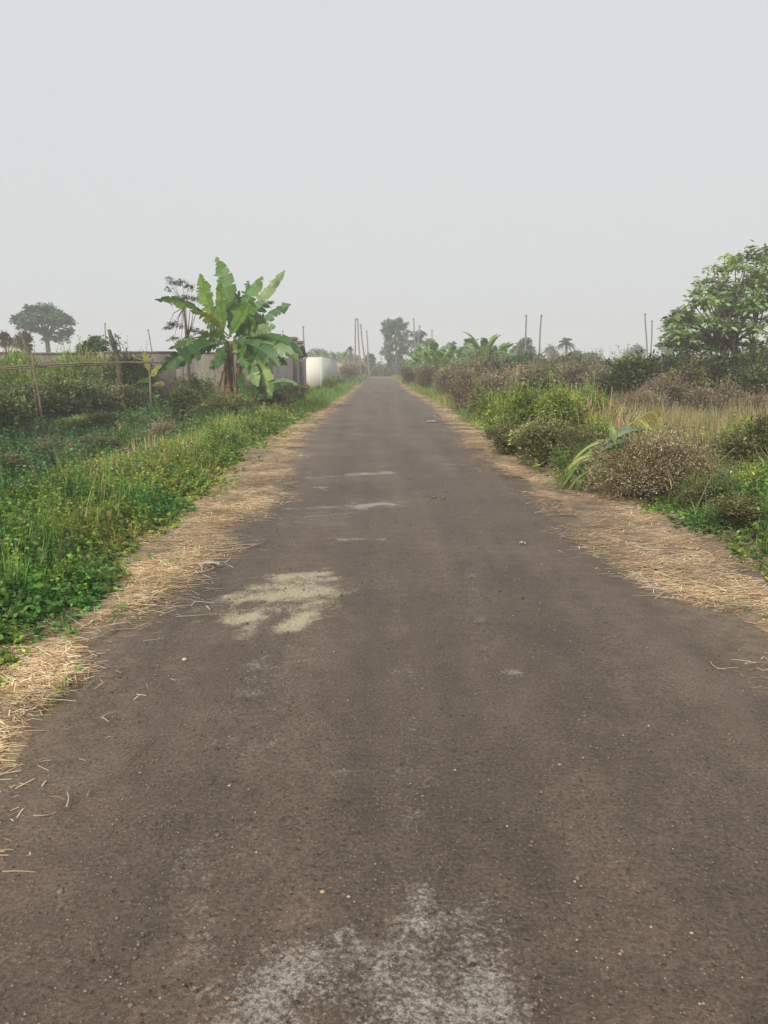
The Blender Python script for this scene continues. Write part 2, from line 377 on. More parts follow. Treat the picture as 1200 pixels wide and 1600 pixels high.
for side in (-1, 1):
    ys = axis_pts([(1.5, 30, .1), (30, 117, 1)])
    if side < 0: a, b_ = np.interp(ys, *innerL) - .06 + .08 * noise2(ys, ys * 0, 2.5, 77), greenL(ys) - .25
    else: a, b_ = np.interp(ys, *innerR) + .06 + .08 * noise2(ys, ys * 0, 2.5, 87), greenR(ys) + .25
    T = (np.linspace(0, 1, 9)[None]) ** 1.5; Xs = a[:, None] * (1 - T) + b_[:, None] * T; Ys = np.repeat(ys[:, None], 9, 1)
    onr = ss(edgeR(Ys) + .25, edgeR(Ys) + .42, Xs) if side > 0 else ss(-edgeL(Ys) + .3, -edgeL(Ys) + .47, -Xs)
    Zs = .026 * (1 - onr) + (gz(Xs, Ys) + .03) * onr
    Zs[:, 0] = -.005
    n_, m_ = Xs.shape; i = np.arange(n_ - 1)[:, None] * m_ + np.arange(m_ - 1)[None]
    Qs = np.stack([i, i + 1, i + m_ + 1, i + m_], -1).reshape(-1, 4)
    ms = MB().add(np.stack([Xs, Ys, Zs], -1).reshape(-1, 3), Qs, (1, 1, 1)).build('straw_mat', M_STRAW, smooth=True)
    tag(ms, kind='stuff', label='flat tan straw bed along the %s edge of the road' % ('left' if side < 0 else 'right'), cat='straw')
    st = strawfield(side).build('loose_straw', M_DRY)
    tag(st, kind='stuff', label='loose dry straws scattered along the %s edge of the road' % ('left' if side < 0 else 'right'), cat='straw')

# pebbles on the near asphalt
K = 11000
y = 1.5 + rng.random(K) ** 1.5 * 9; x = rng.uniform(-1.55, 2.1, K); sz = rng.gamma(2.2, .0011, K) + .0008
z = .012 + .03 * (1 - (((x + 1.6) / 3.7 - .5) * 2) ** 2)
dirs = np.array([(1, 0, 0), (-1, 0, 0), (0, 1, 0), (0, -1, 0), (0, 0, 1), (0, 0, -1)], float)
V = np.stack([x, y, z], 1)[:, None] + dirs[None] * sz[:, None, None] * rng.uniform(.6, 1.4, (K, 6, 1)) * np.array([1, 1, .6])
tr = np.array([(0, 2, 4), (2, 1, 4), (1, 3, 4), (3, 0, 4), (2, 0, 5), (1, 2, 5), (3, 1, 5), (0, 3, 5)])
mb = MB(); mb.add(V.reshape(-1, 3), None, np.repeat(pal([(.22, .18, .14), (.4, .35, .28), (.12, .09, .07), (.3, .2, .12)], [4, 1.3, 3, 1], K, .2, .02), 6, 0), (tr[None] + (np.arange(K) * 6)[:, None, None]).reshape(-1, 3))
tag(mb.build('gravel', M_DRY), kind='stuff', label='fine loose grit lying on the near asphalt', cat='gravel')

# ------------------------------------------------------------------ ground cover (stuff)
BRIGHT, GREEN, DARK = (.32, .41, .075), (.17, .28, .06), (.095, .18, .05)
YG, DRYG, BROWN = (.33, .33, .09), (.42, .33, .16), (.17, .115, .075)
def gpoints(K, y0, y1, pw, xf):
    y = y0 + rng.random(K) ** pw * (y1 - y0); a, b_ = xf(y); x = a + (b_ - a) * rng.random(K)
    return x, y
def tone(c, x, y):                         # species and dryness drift from patch to patch
    n = noise2(x, y, .9, 44)[:, None]; n2 = noise2(x, y, 2.1, 47)[:, None]
    return np.clip(c * (1 + .22 * n2) * (1 + n * np.array([.32, .10, .12])), .01, .9)
def tall_grass(x, y, H, cols, wts, tuft=9, wd=.006, lean=.25, tip=None, nseg=3, spread=.05):
    """tufts at x, y"""
    K = len(x); H = np.broadcast_to(np.asarray(H, float), (K,))
    X = np.repeat(x, tuft) + rng.normal(0, spread, K * tuft) * (1 + np.repeat(y, tuft) / 25); Y_ = np.repeat(y, tuft) + rng.normal(0, spread, K * tuft)
    H = H * np.exp(rng.normal(0, .3, K)).clip(.4, 1.6) * (1 + .3 * noise2(x, y, 1.3, 17)).clip(.3, 1.6); base = tone(pal(cols, wts, K, .18, .08), x, y); cc = np.repeat(base, tuft, 0) * np.exp(rng.normal(0, .15, (K * tuft, 1)))
    L = np.repeat(H, tuft) * rng.uniform(.45, 1.15, K * tuft)
    mb = MB(); blades(mb, np.stack([X, Y_, gz(X, Y_) - .01], 1), rng.uniform(0, 6.28, K * tuft), np.abs(rng.normal(0, lean, K * tuft)), rng.gamma(2, .35, K * tuft),
                      L, wd * (1 + Y_ / 14), cc, nseg, .9, tipcol=tip)
    return mb
def weeds(x, y, H, nl, L, cols, wts, zlo=.0, wr=.5, stems=True, spread=.3):
    """small leafy plants: a curved stem with leaves up it"""
    K = len(x); H = np.broadcast_to(np.asarray(H, float), (K,)) * rng.uniform(.5, 1.2, K); L = np.broadcast_to(np.asarray(L, float), (K,))
    H = H * np.exp(rng.normal(0, .35, K)).clip(.4, 1.7) * (1 + .3 * noise2(x, y, 1.3, 17)).clip(.3, 1.6); L = L * np.exp(rng.normal(0, .3, K)).clip(.5, 1.45)
    z = gz(x, y); lean = rng.normal(0, spread, (K, 2))
    t = (np.arange(nl)[None] + rng.random((K, nl))) / nl; t = t ** .7
    px = x[:, None] + lean[:, :1] * H[:, None] * t ** 1.4; py = y[:, None] + lean[:, 1:] * H[:, None] * t ** 1.4; pz = z[:, None] + H[:, None] * t
    a = np.arange(nl)[None] * 2.4 + rng.uniform(0, 6.28, (K, 1)) + rng.normal(0, .3, (K, nl)); el = rng.normal(.35, .35, (K, nl))
    D = np.stack([np.cos(a) * np.cos(el), np.sin(a) * np.cos(el), np.sin(el)], -1)
    LL = L[:, None] * (1.15 - .55 * t) * rng.uniform(.7, 1.2, (K, nl))
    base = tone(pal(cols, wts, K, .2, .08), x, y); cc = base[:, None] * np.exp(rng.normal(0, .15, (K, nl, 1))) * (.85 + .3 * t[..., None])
    mb = MB(); P = np.stack([px, py, pz], -1).reshape(-1, 3)
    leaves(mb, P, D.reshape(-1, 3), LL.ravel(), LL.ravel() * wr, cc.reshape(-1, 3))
    if stems:
        az = np.arctan2(lean[:, 1], lean[:, 0]); mg = np.hypot(lean[:, 0], lean[:, 1])
        blades(mb, np.stack([x, y, z], 1), az, mg * .4, mg * .8, H * 1.05, .004 * (1 + y / 15), base * .8, 3, .5)
    return mb
def flowers(x, y, z, n, r, s, cols=((.62, .60, .56), (.55, .47, .56))):
    K = len(x); X = np.repeat(x, n) + rng.normal(0, r, K * n); Y_ = np.repeat(y, n) + rng.normal(0, r, K * n); Z = np.repeat(z, n) + rng.normal(0, r * .4, K * n)
    s = np.repeat(np.broadcast_to(s, (K,)), n)
    mb = MB(); D = rdir(K * n, .1, 1); P = np.stack([X, Y_, Z], 1)
    leaves(mb, P, D, s, s * .9, pal(cols, [3, 1], K * n, .1, .03), .1, 0); leaves(mb, P, rdir(K * n, .0, 1), s, s * .9, pal(cols, [3, 1], K * n, .1, .03), .1, 0)
    return mb
def mrg(*mbs):
    m = MB()
    for b in mbs:
        for v in b.v: m.v.append(v)
        for q in b.q: m.q.append(q + m.n)
        for t in b.t: m.t.append(t + m.n)
        for c in b.c: m.c.append(c)
        m.n += b.n
    return m
def ridge(y): return np.interp(y, [0, 8, 15, 22, 28, 60, 140], [-3.8, -3.8, -4.1, -4.5, -4.4, -4.2, -3.6])
# left verge
x, y = gpoints(9500, 2.2, 26, 1.5, lambda y: (greenL(y) - .1, ridge(y)))
patch = noise2(x, y, .8, 21); k = (patch > -.3) & ((y > 4.5) | (rng.random(len(y)) < .35))
x, y = x[k], y[k]; edge = np.clip((greenL(y) - x) / .6, .25, 1)
lg = tall_grass(x, y, .235 * edge * (1 + .25 * noise2(x, y, 1.1, 4)), [BRIGHT, YG, GREEN, DRYG], [5, 4, 3, 1.6], 9, .005)
x, y = gpoints(19000, 2.2, 26, 1.7, lambda y: (greenL(y) + .06, ridge(y)))
patch = noise2(x, y, .8, 21); k = (patch < .75) | (y < 6)
x, y = x[k], y[k]; edge = np.clip((greenL(y) + .1 - x) / .6, .2, 1)
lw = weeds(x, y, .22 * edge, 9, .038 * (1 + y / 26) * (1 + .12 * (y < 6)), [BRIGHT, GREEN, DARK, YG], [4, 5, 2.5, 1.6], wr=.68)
tag(lg.build('verge_grass', M_LEAF), kind='stuff', label='bright green grass on the left verge', cat='grass')
tag(lw.build('verge_weeds', M_LEAF), kind='stuff', label='low leafy weeds on the left verge', cat='weeds')
x, y = gpoints(230, 5, 22, 1.2, lambda y: (greenL(y) - .8, ridge(y) - .3)); k = noise2(x, y, 1.0, 61) > .15; x, y = x[k], y[k]
fl = flowers(x, y, gz(x, y) + .25, 7, .05, .014 * (1 + y / 20))
x, y = gpoints(320, 7, 25, 1.0, lambda y: (5 * 0 - 4.4 + y * 0, -9 + y * 0)); k = noise2(x, y, .7, 62) > .1; x, y = x[k], y[k]
fl2 = flowers(x, y, gz(x, y) + .35, 6, .05, .016 * (1 + y / 20))
tag(mrg(fl, fl2).build('wild_flowers', M_LEAF), kind='stuff', label='tiny white weed flowers on the left verge and bank', cat='flowers')
x, y = gpoints(420, 3.2, 24, 1.3, lambda y: (greenL(y) + .02, greenL(y) + .38)); k = noise2(x, y, 1.6, 71) > .1
x2, y2 = gpoints(500, 3.6, 24, 1.3, lambda y: (greenR(y) - .42, greenR(y))); k2 = noise2(x2, y2, 1.6, 73) > .0
x, y = np.concatenate([x[k], x2[k2]]), np.concatenate([y[k], y2[k2]])
sw = weeds(x, y, .08, 8, .035 * (1 + y / 28), [BRIGHT, GREEN, YG], [3, 3, 2], wr=.6, spread=.8)
tag(sw.build('straggling_weeds', M_LEAF), kind='stuff', label='small weeds creeping into the straw', cat='weeds')
# dead stalks standing in both verges
x, y = gpoints(700, 4, 24, 1.2, lambda y: (greenL(y) - .5, ridge(y))); x2, y2 = gpoints(700, 4, 22, 1.2, lambda y: (greenR(y) + .3, greenR(y) + 2.5))
x, y = np.concatenate([x, x2]), np.concatenate([y, y2]); k = noise2(x, y, .9, 81) > -.1; x, y = x[k], y[k]
ds = tall_grass(x, y, .42, [DRYG, (.34, .24, .14), (.5, .42, .24)], [3, 2, 1], 3, .0035, .45)
tag(ds.build('dead_stalks', M_DRY), kind='stuff', label='thin dead stalks among the verge weeds', cat='weeds')
# verge further on, both sides
x, y = gpoints(5000, 26, 120, 1.4, lambda y: (greenL(y) - .02, ridge(y)))
fg = tall_grass(x, y, .28, [(.13, .26, .04), GREEN, YG], [5, 3, 1], 7, .006)
x, y = gpoints(4200, 18, 120, 1.5, lambda y: (greenR(y) + .05, greenR(y) + 1.5 + y * .06))
fg2 = tall_grass(x, y, .30, [(.2, .30, .05), GREEN, YG, DRYG], [4, 3, 2, .8], 7, .006)
tag(mrg(fg, fg2).build('far_verge_grass', M_LEAF), kind='stuff', label='green grass along both sides of the far road', cat='grass')
# hollow and field on the left
x, y = gpoints(20000, 5, 33, .9, lambda y: (-3.75 + 0 * y, -4.6 - y * .62))
pn = noise2(x, y, .35, 51)
k = pn < .75; x1, y1 = x[k], y[k]
dw = weeds(x1, y1, (.34 * (1 + .7 * noise2(x1, y1, .7, 5))).clip(.1, .8), 9, .06 * (1 + y1 / 30), [(.085, .20, .06), (.055, .135, .045), (.14, .26, .07), (.22, .18, .10)], [5, 3.5, 3, .7], wr=.6)
k = rng.random(len(x)) < .09; x2, y2 = x[k], y[k]
dg = tall_grass(x2, y2, .42, [GREEN, (.12, .17, .05), BROWN, DRYG], [4, 3, 1.2, .8], 7, .006, .3)
tag(mrg(dw, dg).build('field_weeds', M_LEAF), kind='stuff', label='dark green weeds filling the hollow left of the road', cat='weeds')
# right verge and field
def rz(y): return greenR(y) + .02, greenR(y) + 2.2 + y * .05
x, y = gpoints(13500, 3.6, 26, 1.3, rz)
edge = np.clip((x - greenR(y)) / .6, .2, 1.2); pn = noise2(x, y, .8, 25)
k = pn < .5
rw = weeds(x[k], y[k], .26 * edge[k], 9, .042 * (1 + y[k] / 28), [BRIGHT, GREEN, DARK, YG, BROWN], [3, 5, 3, 1.5, 1.2], wr=.5)
k = pn > -.1
rg = tall_grass(x[k], y[k], .26 * edge[k], [BRIGHT, YG, GREEN, DRYG], [3, 3, 3, 1.5], 7, .0055)
tag(mrg(rw, rg).build('right_verge_weeds', M_LEAF), kind='stuff', label='green weeds and grass on the right verge', cat='weeds')
x, y = gpoints(15000, 7.5, 34, .85, lambda y: (3.9 + y * .07, 6 + y * .62))
pn = noise2(x, y, .4, 35)
H = .50 * (1 + .2 * noise2(x, y, .6, 15))
dg = tall_grass(x, y, H, [(.26, .25, .09), (.36, .29, .14), (.15, .20, .06), (.28, .18, .12), (.10, .17, .05)], [4, 2, 4, 1.5, 2], 8, .0055, .28, tip=(.34, .27, .15))
k = (pn > .2); k2 = rng.random(len(x)) < .5; k &= k2
dg2 = weeds(x[k], y[k], .40, 8, .06 * (1 + y[k] / 30), [GREEN, YG, DARK], [3, 2, 1], wr=.4)
tag(mrg(dg, dg2).build('field_grass', M_DRY), kind='stuff', label='tall yellowing grass on the field right of the road', cat='grass')
# low scrub carpets further off (unbroken mass)
def scrubmass(K, xf, y0, y1, H, cols, wts, pw=1.0, L=.16, nl=9):
    x, y = gpoints(K, y0, y1, pw, xf)
    return weeds(x, y, H * (1 + .3 * noise2(x, y, .25, 91)), nl, L * (1 + (y - y0) / 60), cols, wts, wr=.5, spread=.25)
SB = [(.26, .20, .13), (.18, .165, .09), (.15, .19, .07), (.32, .24, .15)]
a = scrubmass(5200, lambda y: (2.6 + y * .035, 10 + y * .6), 32, 75, 1.0, SB, [4, 3, 2, 2])
b_ = scrubmass(9000, lambda y: (-60 + 0 * y, 70 + 0 * y), 120, 190, 1.35, [(.08, .12, .05), (.12, .12, .06), (.16, .12, .08)], [4, 3, 2], 1.0, .5)
c_ = scrubmass(2500, lambda y: (-9 - y * .5, -4.0 + 0 * y), 60, 112, 1.0, SB, [3, 3, 3, 2], 1, .3)
tag(mrg(a, b_, c_).build('scrub_cover', M_LEAF), kind='stuff', label='low brown and green scrub stretching to the treeline', cat='scrub')

# ------------------------------------------------------------------ shrubs (things)
def lump_pts(K, rx, ry, rz_, nb, seed, zc=.5):
    """points near the surface of many small lumps inside a big one; returns points, outward directions, lump index"""
    r2 = np.random.default_rng(seed)
    d = r2.normal(size=(nb, 3)); d = d / np.linalg.norm(d, axis=1, keepdims=True) * (r2.random((nb, 1)) ** .45) * .72
    c = d * np.array([rx, ry, rz_ * .5]); c[:, 2] += rz_ * zc
    rb = r2.uniform(.22, .42, nb) * (rx * ry * rz_) ** (1 / 3)
    i = rng.integers(0, nb, K); dd = rdir(K, -.6, 1); rr = rng.random(K) ** .35 * rng.uniform(.8, 1.2, K)
    P = c[i] + dd * (rb[i] * rr)[:, None]
    P[:, 2] = np.abs(P[:, 2]) + .01
    return P, dd, i, c, rb
def shrub_meshes(kind, seed):
    """foliage and stem meshes of a shrub about 1 m wide and 1 m tall"""
    K, nb = 5200, 26
    P, dd, i, c, rb = lump_pts(K, .5, .5, .95, nb, seed)
    bt = np.exp(np.random.default_rng(seed).normal(0, .28, nb))[i][:, None]
    fo = MB(); stm = MB()
    if kind == 'green':
        leaves(fo, P, dd + rdir(K) * .7, rng.uniform(.035, .07, K), rng.uniform(.014, .028, K), pal([GREEN, BRIGHT, DARK, YG, (.24, .22, .10)], [4, 4, 1.5, 3, 1.2], K) * bt)
        q = P[:260]; blades(fo, q, rng.uniform(0, 6.28, 260), np.abs(rng.normal(0, .5, 260)), rng.uniform(0, .9, 260), rng.uniform(.12, .32, 260), .012, pal([BRIGHT, YG], [1, 1], 260), 3, .9)
    elif kind == 'olive':
        leaves(fo, P, dd + rdir(K) * .8, rng.uniform(.035, .07, K), rng.uniform(.018, .034, K), pal([(.16, .19, .06), (.23, .21, .095), (.11, .14, .055), (.30, .24, .14)], [4, 3, 3, 2], K) * bt)
    elif kind == 'brown':
        leaves(fo, P, dd + rdir(K) * .9, rng.uniform(.03, .06, K), rng.uniform(.014, .03, K), pal([(.34, .265, .185), (.25, .20, .14), (.42, .35, .26), (.24, .25, .11)], [4, 3, 2, 1.5], K) * bt)
        n = 700; blades(fo, P[:n] * .8, rng.uniform(0, 6.28, n), np.abs(rng.normal(.4, .4, n)), rng.normal(0, .5, n), rng.uniform(.12, .35, n), .006, jit((.34, .26, .19), n), 3, .6)
    elif kind == 'dark':
        leaves(fo, P, dd + rdir(K) * .6, rng.uniform(.05, .10, K), rng.uniform(.03, .05, K), pal([(.075, .12, .04), (.12, .165, .05), (.20, .20, .085)], [4, 3, 2], K) * bt)
    elif kind == 'flowery':
        leaves(fo, P, dd + rdir(K) * .8, rng.uniform(.035, .07, K), rng.uniform(.018, .034, K), pal([(.17, .20, .075), (.26, .22, .12), GREEN], [4, 3, 3], K) * bt)
        k = rng.choice(K, 70, replace=False); q = P[k] * 1.03
        for _ in range(5):
            qq = q + rng.normal(0, .02, q.shape); leaves(fo, qq, rdir(len(q), .1, 1), .022, .02, jit((.60, .57, .54), len(q), .1, .03), .1, 0)
    elif kind == 'hazy':
        leaves(fo, P, dd + rdir(K) * .6, rng.uniform(.05, .12, K), rng.uniform(.03, .06, K), pal([(.06, .11, .05), (.09, .15, .06), (.13, .16, .08)], [4, 3, 1.5], K) * bt)
    if kind != 'hazy':
        n = 90; k = rng.choice(K, n); q = P[k]; hi = q[:, 2] > .35; q = q[hi]; n = len(q); dd_ = nrm(dd[k][hi] * .5 + np.array([0, 0, 1.0]) + rng.normal(0, .35, (n, 3))); ln = rng.uniform(.12, .42, n)
        sc_c = {'green': (.22, .32, .07), 'olive': (.2, .21, .08), 'brown': (.3, .23, .16), 'dark': (.16, .18, .07), 'flowery': (.26, .23, .12)}[kind]
        for a in range(6):
            f = (a + 1) / 6; leaves(fo, q + dd_ * (ln * f)[:, None], rdir(n, -.2, .8), .055 * (1.2 - .6 * f), .022, jit(sc_c, n, .2, .06))
        blades(fo, q, np.arctan2(dd_[:, 1], dd_[:, 0]), np.arccos(dd_[:, 2].clip(-1, 1)), .05, ln, .007, jit(sc_c, n, .1), 2, .4)
        dry = rng.choice(n, n // 3); leaves(fo, q[dry] + dd_[dry] * ln[dry][:, None] * 1.03, rdir(len(dry), 0, 1), .03, .02, jit((.5, .44, .36), len(dry), .15, .03))
    for j in range(9):
        t = c[rng.integers(0, nb)]; q = np.array([rng.normal(0, .05), rng.normal(0, .05), -.05])
        tube(stm, [q, q * .6 + t * .4 + (0, 0, .1), t], [.012, .009, .004], (1, 1, 1), 5)
    return fo, stm
PROTO = {}
def shrub(u, v, Y, wpx, hpx, kind, label, name='shrub', cat='shrub', group=None, z=None, dx=1.0):
    """shrub whose foot stands at distance Y under photo column u; wpx, hpx its size as seen"""
    q = atY(u, 572, Y); z0 = float(gz(q.x, Y)) if z is None else z
    key = (kind, random.randrange(3))
    sx = wpx * Y / F; sz = hpx * Y / F
    if key not in PROTO:
        e = empty(name, (0, 0, 0)); fo, stm = shrub_meshes(kind, hash(str(key)) % 1000 if False else (sum(map(ord, kind)) + key[1] * 7))
        fo.build('foliage', M_LEAF, e); stm.build('stems', M_BARK, e); PROTO[key] = (e, [False])
    e, used = PROTO[key]
    if used[0]: e = copy_tree(e)
    else: used[0] = True
    e.name = name if name not in bpy.data.objects else name + '.001'
    e.location = (q.x, Y, z0 - .02); e.rotation_euler.z = random.uniform(0, 6.28); e.scale = (sx * 1.05, sx * dx * 1.05, sz)
    for k in ('label', 'category', 'group'):
        if k in e: del e[k]
    tag(e, label, cat, group); return e
# right side, near to far
G1 = 'green bushes crowding the right verge'
shrub(724, 0, 26, 50, 78, 'brown', 'grey brown rounded dry shrub beside the bright grass at the right road edge')
shrub(760, 0, 21, 60, 66, 'olive', 'olive bush behind the grey brown roadside shrub', group=G1)
shrub(778, 0, 17, 75, 78, 'green', 'fresh green leafy bush next to the grey brown roadside shrub', group=G1)
shrub(822, 0, 14.5, 95, 105, 'green', 'tall bright green bush in the middle of the right verge thicket', group=G1)
shrub(800, 0, 13.2, 70, 62, 'olive', 'low olive bush at the straw edge in front of the tall green bush', group=G1)
shrub(850, 0, 11.8, 100, 92, 'flowery', 'greyish bush dotted with small white flowers at the right straw edge', cat='shrub')
shrub(885, 0, 13.8, 100, 110, 'green', 'wide yellow green bush behind the white flowered bush', group=G1)
shrub(925, 0, 15, 100, 95, 'green', 'green bush left of the dry pink tan stalks', group=G1)
shrub(905, 0, 11.2, 70, 88, 'olive', 'dull olive bush directly left of the cut banana stems', group=G1)
shrub(948, 0, 12, 70, 90, 'green', 'leafy green bush just behind the top of the brush heap', group=G1)
shrub(1150, 0, 9.9, 120, 105, 'olive', 'dark olive bush against the right end of the brush heap', group=G1)
shrub(1225, 0, 9.6, 130, 130, 'flowery', 'bush with pale lilac flowers at the right picture edge', cat='shrub')
shrub(1120, 0, 7.9, 90, 50, 'olive', 'low olive weedy bush in front of the right end of the heap', group=G1)
shrub(1195, 0, 6.7, 110, 70, 'olive', 'low olive bush at the straw on the far right', group=G1)
shrub(1225, 0, 8.0, 130, 90, 'green', 'green bush half cut off by the right picture edge, above the straw', group=G1)
shrub(1180, 0, 12.5, 90, 66, 'green', 'bright yellow green bush in the grass behind the heap', group=G1)
# thicket behind the grass
G2 = 'thicket behind the dry grass field'
for (u, Y, wp, hp, kd, lb) in (
    (990, 27, 95, 92, 'dark', 'dark green bush rising above the dry stalks'),
    (1040, 25, 90, 74, 'brown', 'brown bush in the thicket between the two dark bushes'),
    (1005, 23, 80, 60, 'brown', 'low grey brown bush at the edge of the dry grass'),
    (1080, 27, 95, 90, 'olive', 'olive bush under the left edge of the big tree'),
    (1120, 24, 90, 66, 'brown', 'brown bush in front of the big tree trunk'),
    (1170, 26, 100, 84, 'dark', 'dark bush against the foot of the big tree'),
    (1190, 22, 90, 56, 'brown', 'brown bush at the right edge of the dry grass'),
    (1235, 25, 110, 84, 'olive', 'olive bush cut by the right picture edge below the big tree'),
    (945, 28, 90, 84, 'brown', 'brown bush behind the pink tan stalks'),
    (905, 29, 90, 80, 'brown', 'brown hazy bush left of the dry stalks'),
    (1060, 34, 90, 84, 'hazy', 'small pale green bush right under the pair of close poles'),
    (860, 31, 90, 74, 'olive', 'olive brown bush below the paired poles'),
    (815, 32, 90, 66, 'brown', 'brown bush under the left one of the paired poles'),
    (770, 30, 80, 62, 'brown', 'grey brown hazy bush behind the green verge bushes'),
    (735, 34, 60, 58, 'olive', 'olive bush right of the bright grass patch'),
    (700, 40, 50, 50, 'brown', 'small brown bush at the far end of the bright grass patch'),
    (665, 50, 46, 44, 'brown', 'small brown bush beside the far bend of the straw edge'),
    (640, 64, 36, 36, 'olive', 'small olive bush beside the road below the fan palm')):
    shrub(u, 0, Y, wp, hp, kd, lb, group=G2)
for k in range(34):
    Y = random.uniform(33, 52); u = 730 + k * 15 + random.uniform(-12, 12)
    shrub(u, 0, Y, random.uniform(60, 90) * 35 / Y, 46 + random.uniform(15, 24) * 40 / Y * (0.8 if u < 800 else 1), random.choice(['brown', 'brown', 'olive', 'hazy']),
          'low hazy bush in the long brown thicket behind the right field', group='bushes of the long brown thicket')
# left side
G3 = 'shrubs of the left hollow'
for (u, Y, wp, hp, kd, lb) in (
    (215, 17.5, 95, 60, 'brown', 'dry reddish brown bush on the bank of the left hollow'),
    (262, 19, 80, 66, 'brown', 'brown bush between the bank and the banana plant'),
    (70, 20, 90, 34, 'brown', 'small dry brown bush low in the left hollow'),
    (330, 20.5, 80, 66, 'olive', 'olive bush with pale specks at the foot of the banana plant'),
    (375, 22, 70, 52, 'flowery', 'speckled bush right in front of the banana stems'),
    (300, 23, 90, 70, 'dark', 'dark bush left of the banana stems'),
    (425, 25, 80, 44, 'olive', 'low olive bush right of the banana stems'),
    (455, 31, 60, 42, 'flowery', 'low bush with white specks below the metal fence'),
    (-20, 21, 110, 92, 'dark', 'dark leafy bush at the left picture edge under the bamboo rail'),
    (40, 24, 110, 78, 'dark', 'dark bush behind the leaning bamboo post'),
    (100, 25, 100, 74, 'dark', 'dark green bush right of the leaning bamboo post'),
    (160, 26, 90, 76, 'olive', 'vine covered olive bush under the bamboo rail'),
    (205, 27, 60, 50, 'dark', 'dark bush at the right end of the bamboo rail'),
    (120, 29, 100, 98, 'green', 'light green bush whose top reaches above the bamboo rail'),
    (35, 29, 110, 92, 'green', 'yellow green bush against the left end of the plaster wall'),
    (183, 28.5, 64, 100, 'dark', 'dark bush topping the wall at the broken stump'),
    (514, 50, 26, 20, 'green', 'small green bush at the foot of the white wall'),
    (300, 31, 80, 66, 'olive', 'greyish bush at the plaster wall behind the thin sapling'),
    (545, 78, 36, 34, 'brown', 'brown bush beyond the white wall on the left roadside'),
    (560, 95, 30, 32, 'brown', 'brown bush beneath the crossed poles')):
    shrub(u, 0, Y, wp, hp, kd, lb, group=G3)

for k in range(30):
    Y = random.uniform(9, 24); x = random.uniform(-5.2 - (Y - 9) * .5, -5.2); u = 590 + x / Y * F * 1.0
    shrub(u, 0, Y, random.uniform(60, 120) * 16 / Y, random.uniform(22, 46) * 16 / Y, random.choice(['green', 'green', 'dark', 'olive', 'flowery']), 'low leafy mound in the overgrown hollow left of the road', group='mounds of the left hollow')
for k in range(26):
    Y = random.uniform(7.2, 15); x = random.uniform(3.3, 3.6 + (Y - 5) * .42)
    if abs(x - 3.2) < 1.0 and abs(Y - 9.1) < .9: x += 1.2
    u = 590 + x / Y * F
    shrub(u, 0, Y, random.uniform(70, 120) * 9 / Y, random.uniform(36, 66) * 9 / Y, random.choice(['olive', 'flowery', 'green', 'brown', 'flowery']), 'low tangled weed bush on the right verge behind the straw', group='tangled weeds of the right verge')
for (u, Y, wp, hp, kd, lb) in ((1115, 28, 90, 96, 'dark', 'dark bush hiding the trunks of the big tree'), (1160, 28.5, 90, 100, 'dark', 'tallest dark bush hiding the trunks of the big tree'), (1205, 28, 90, 92, 'dark', 'dark bush under the right side of the big tree'),
    (20, 31.5, 80, 104, 'green', 'pale green bush reaching over the left end of the plaster wall'), (75, 31.6, 70, 92, 'olive', 'olive bush leaning on the left half of the plaster wall'), (140, 31.4, 80, 104, 'green', 'light green bush rising over the plaster wall beside the thin pole'), (215, 31.6, 60, 88, 'dark', 'dark bush on the plaster wall below the thin leaning pole')):
    shrub(u, 0, Y, wp, hp, kd, lb, group=G2 if u > 600 else G3)
# dry stalks on the right
def stalks(loc, n, H, r, col, label, name='dry_stalks'):
    P = np.stack([rng.normal(0, r, n), rng.normal(0, r, n), np.zeros(n) - .02], 1)
    mb = MB(); blades(mb, P, rng.uniform(0, 6.28, n), np.abs(rng.normal(0, .22, n)), rng.gamma(2, .35, n), H * rng.uniform(.5, 1.1, n), .016, pal(col, [1] * len(col), n), 5, .6)
    mb2 = mb.build(name, M_DRY); mb2.location = loc; tag(mb2, label, 'plant'); return mb2
q = atY(945, 572, 13.6); stalks((q.x, 13.6, float(gz(q.x, 13.6))), 300, 1.15, .20, [(.45, .31, .21), (.38, .25, .16), (.5, .38, .24)], 'clump of dry pinkish tan stalks standing behind the green bushes')
q = atY(962, 572, 12.6); stalks((q.x, 12.6, float(gz(q.x, 12.6))), 160, .75, .18, [(.45, .31, .21), (.38, .25, .16)], 'shorter dry tan stalk clump bending beside the taller one')
q = atY(235, 572, 14.5); stalks((q.x, 14.5, float(gz(q.x, 14.5))), 200, .5, .20, [(.5, .42, .2), (.42, .38, .14)], 'pale yellow dry grass clump on the left bank', 'dry_grass_clump')

# ------------------------------------------------------------------ heap of cut brush
hp = at(1003, 793); hx, hy = 3.25, 8.95
heap = empty('brush_heap', (hx, hy, 0), 0, 'brown heap of cut weeds and twigs dumped on the right straw verge', 'brush heap')
P, dd, i, c, rb = lump_pts(38000, .98, .76, .86, 60, 5, .42)
bt = np.exp(np.random.default_rng(5).normal(0, .25, 60))[i][:, None]
mb = MB(); K = len(P)
leaves(mb, P, dd + rdir(K) * 1.0, rng.uniform(.016, .038, K), rng.uniform(.008, .018, K), pal([(.34, .26, .17), (.22, .17, .11), (.44, .36, .24), (.20, .20, .09), (.29, .30, .13)], [4, 3, 2.5, 1.5, 1.5], K) * bt)
k = rng.choice(K, 9000, replace=False); k = k[noise2(P[k, 0] * 3 + P[k, 1], P[k, 2] * 3, 1.2, 66) > 1.0 - 1.2 * rng.random(9000) ** 2][:520]; nk = len(k)
for _ in range(3):
    leaves(mb, P[k] * 1.03 + rng.normal(0, .012, (nk, 3)), rdir(nk, .0, 1), .019, .016, jit((.66, .62, .55), nk, .1, .04), .1, 0)
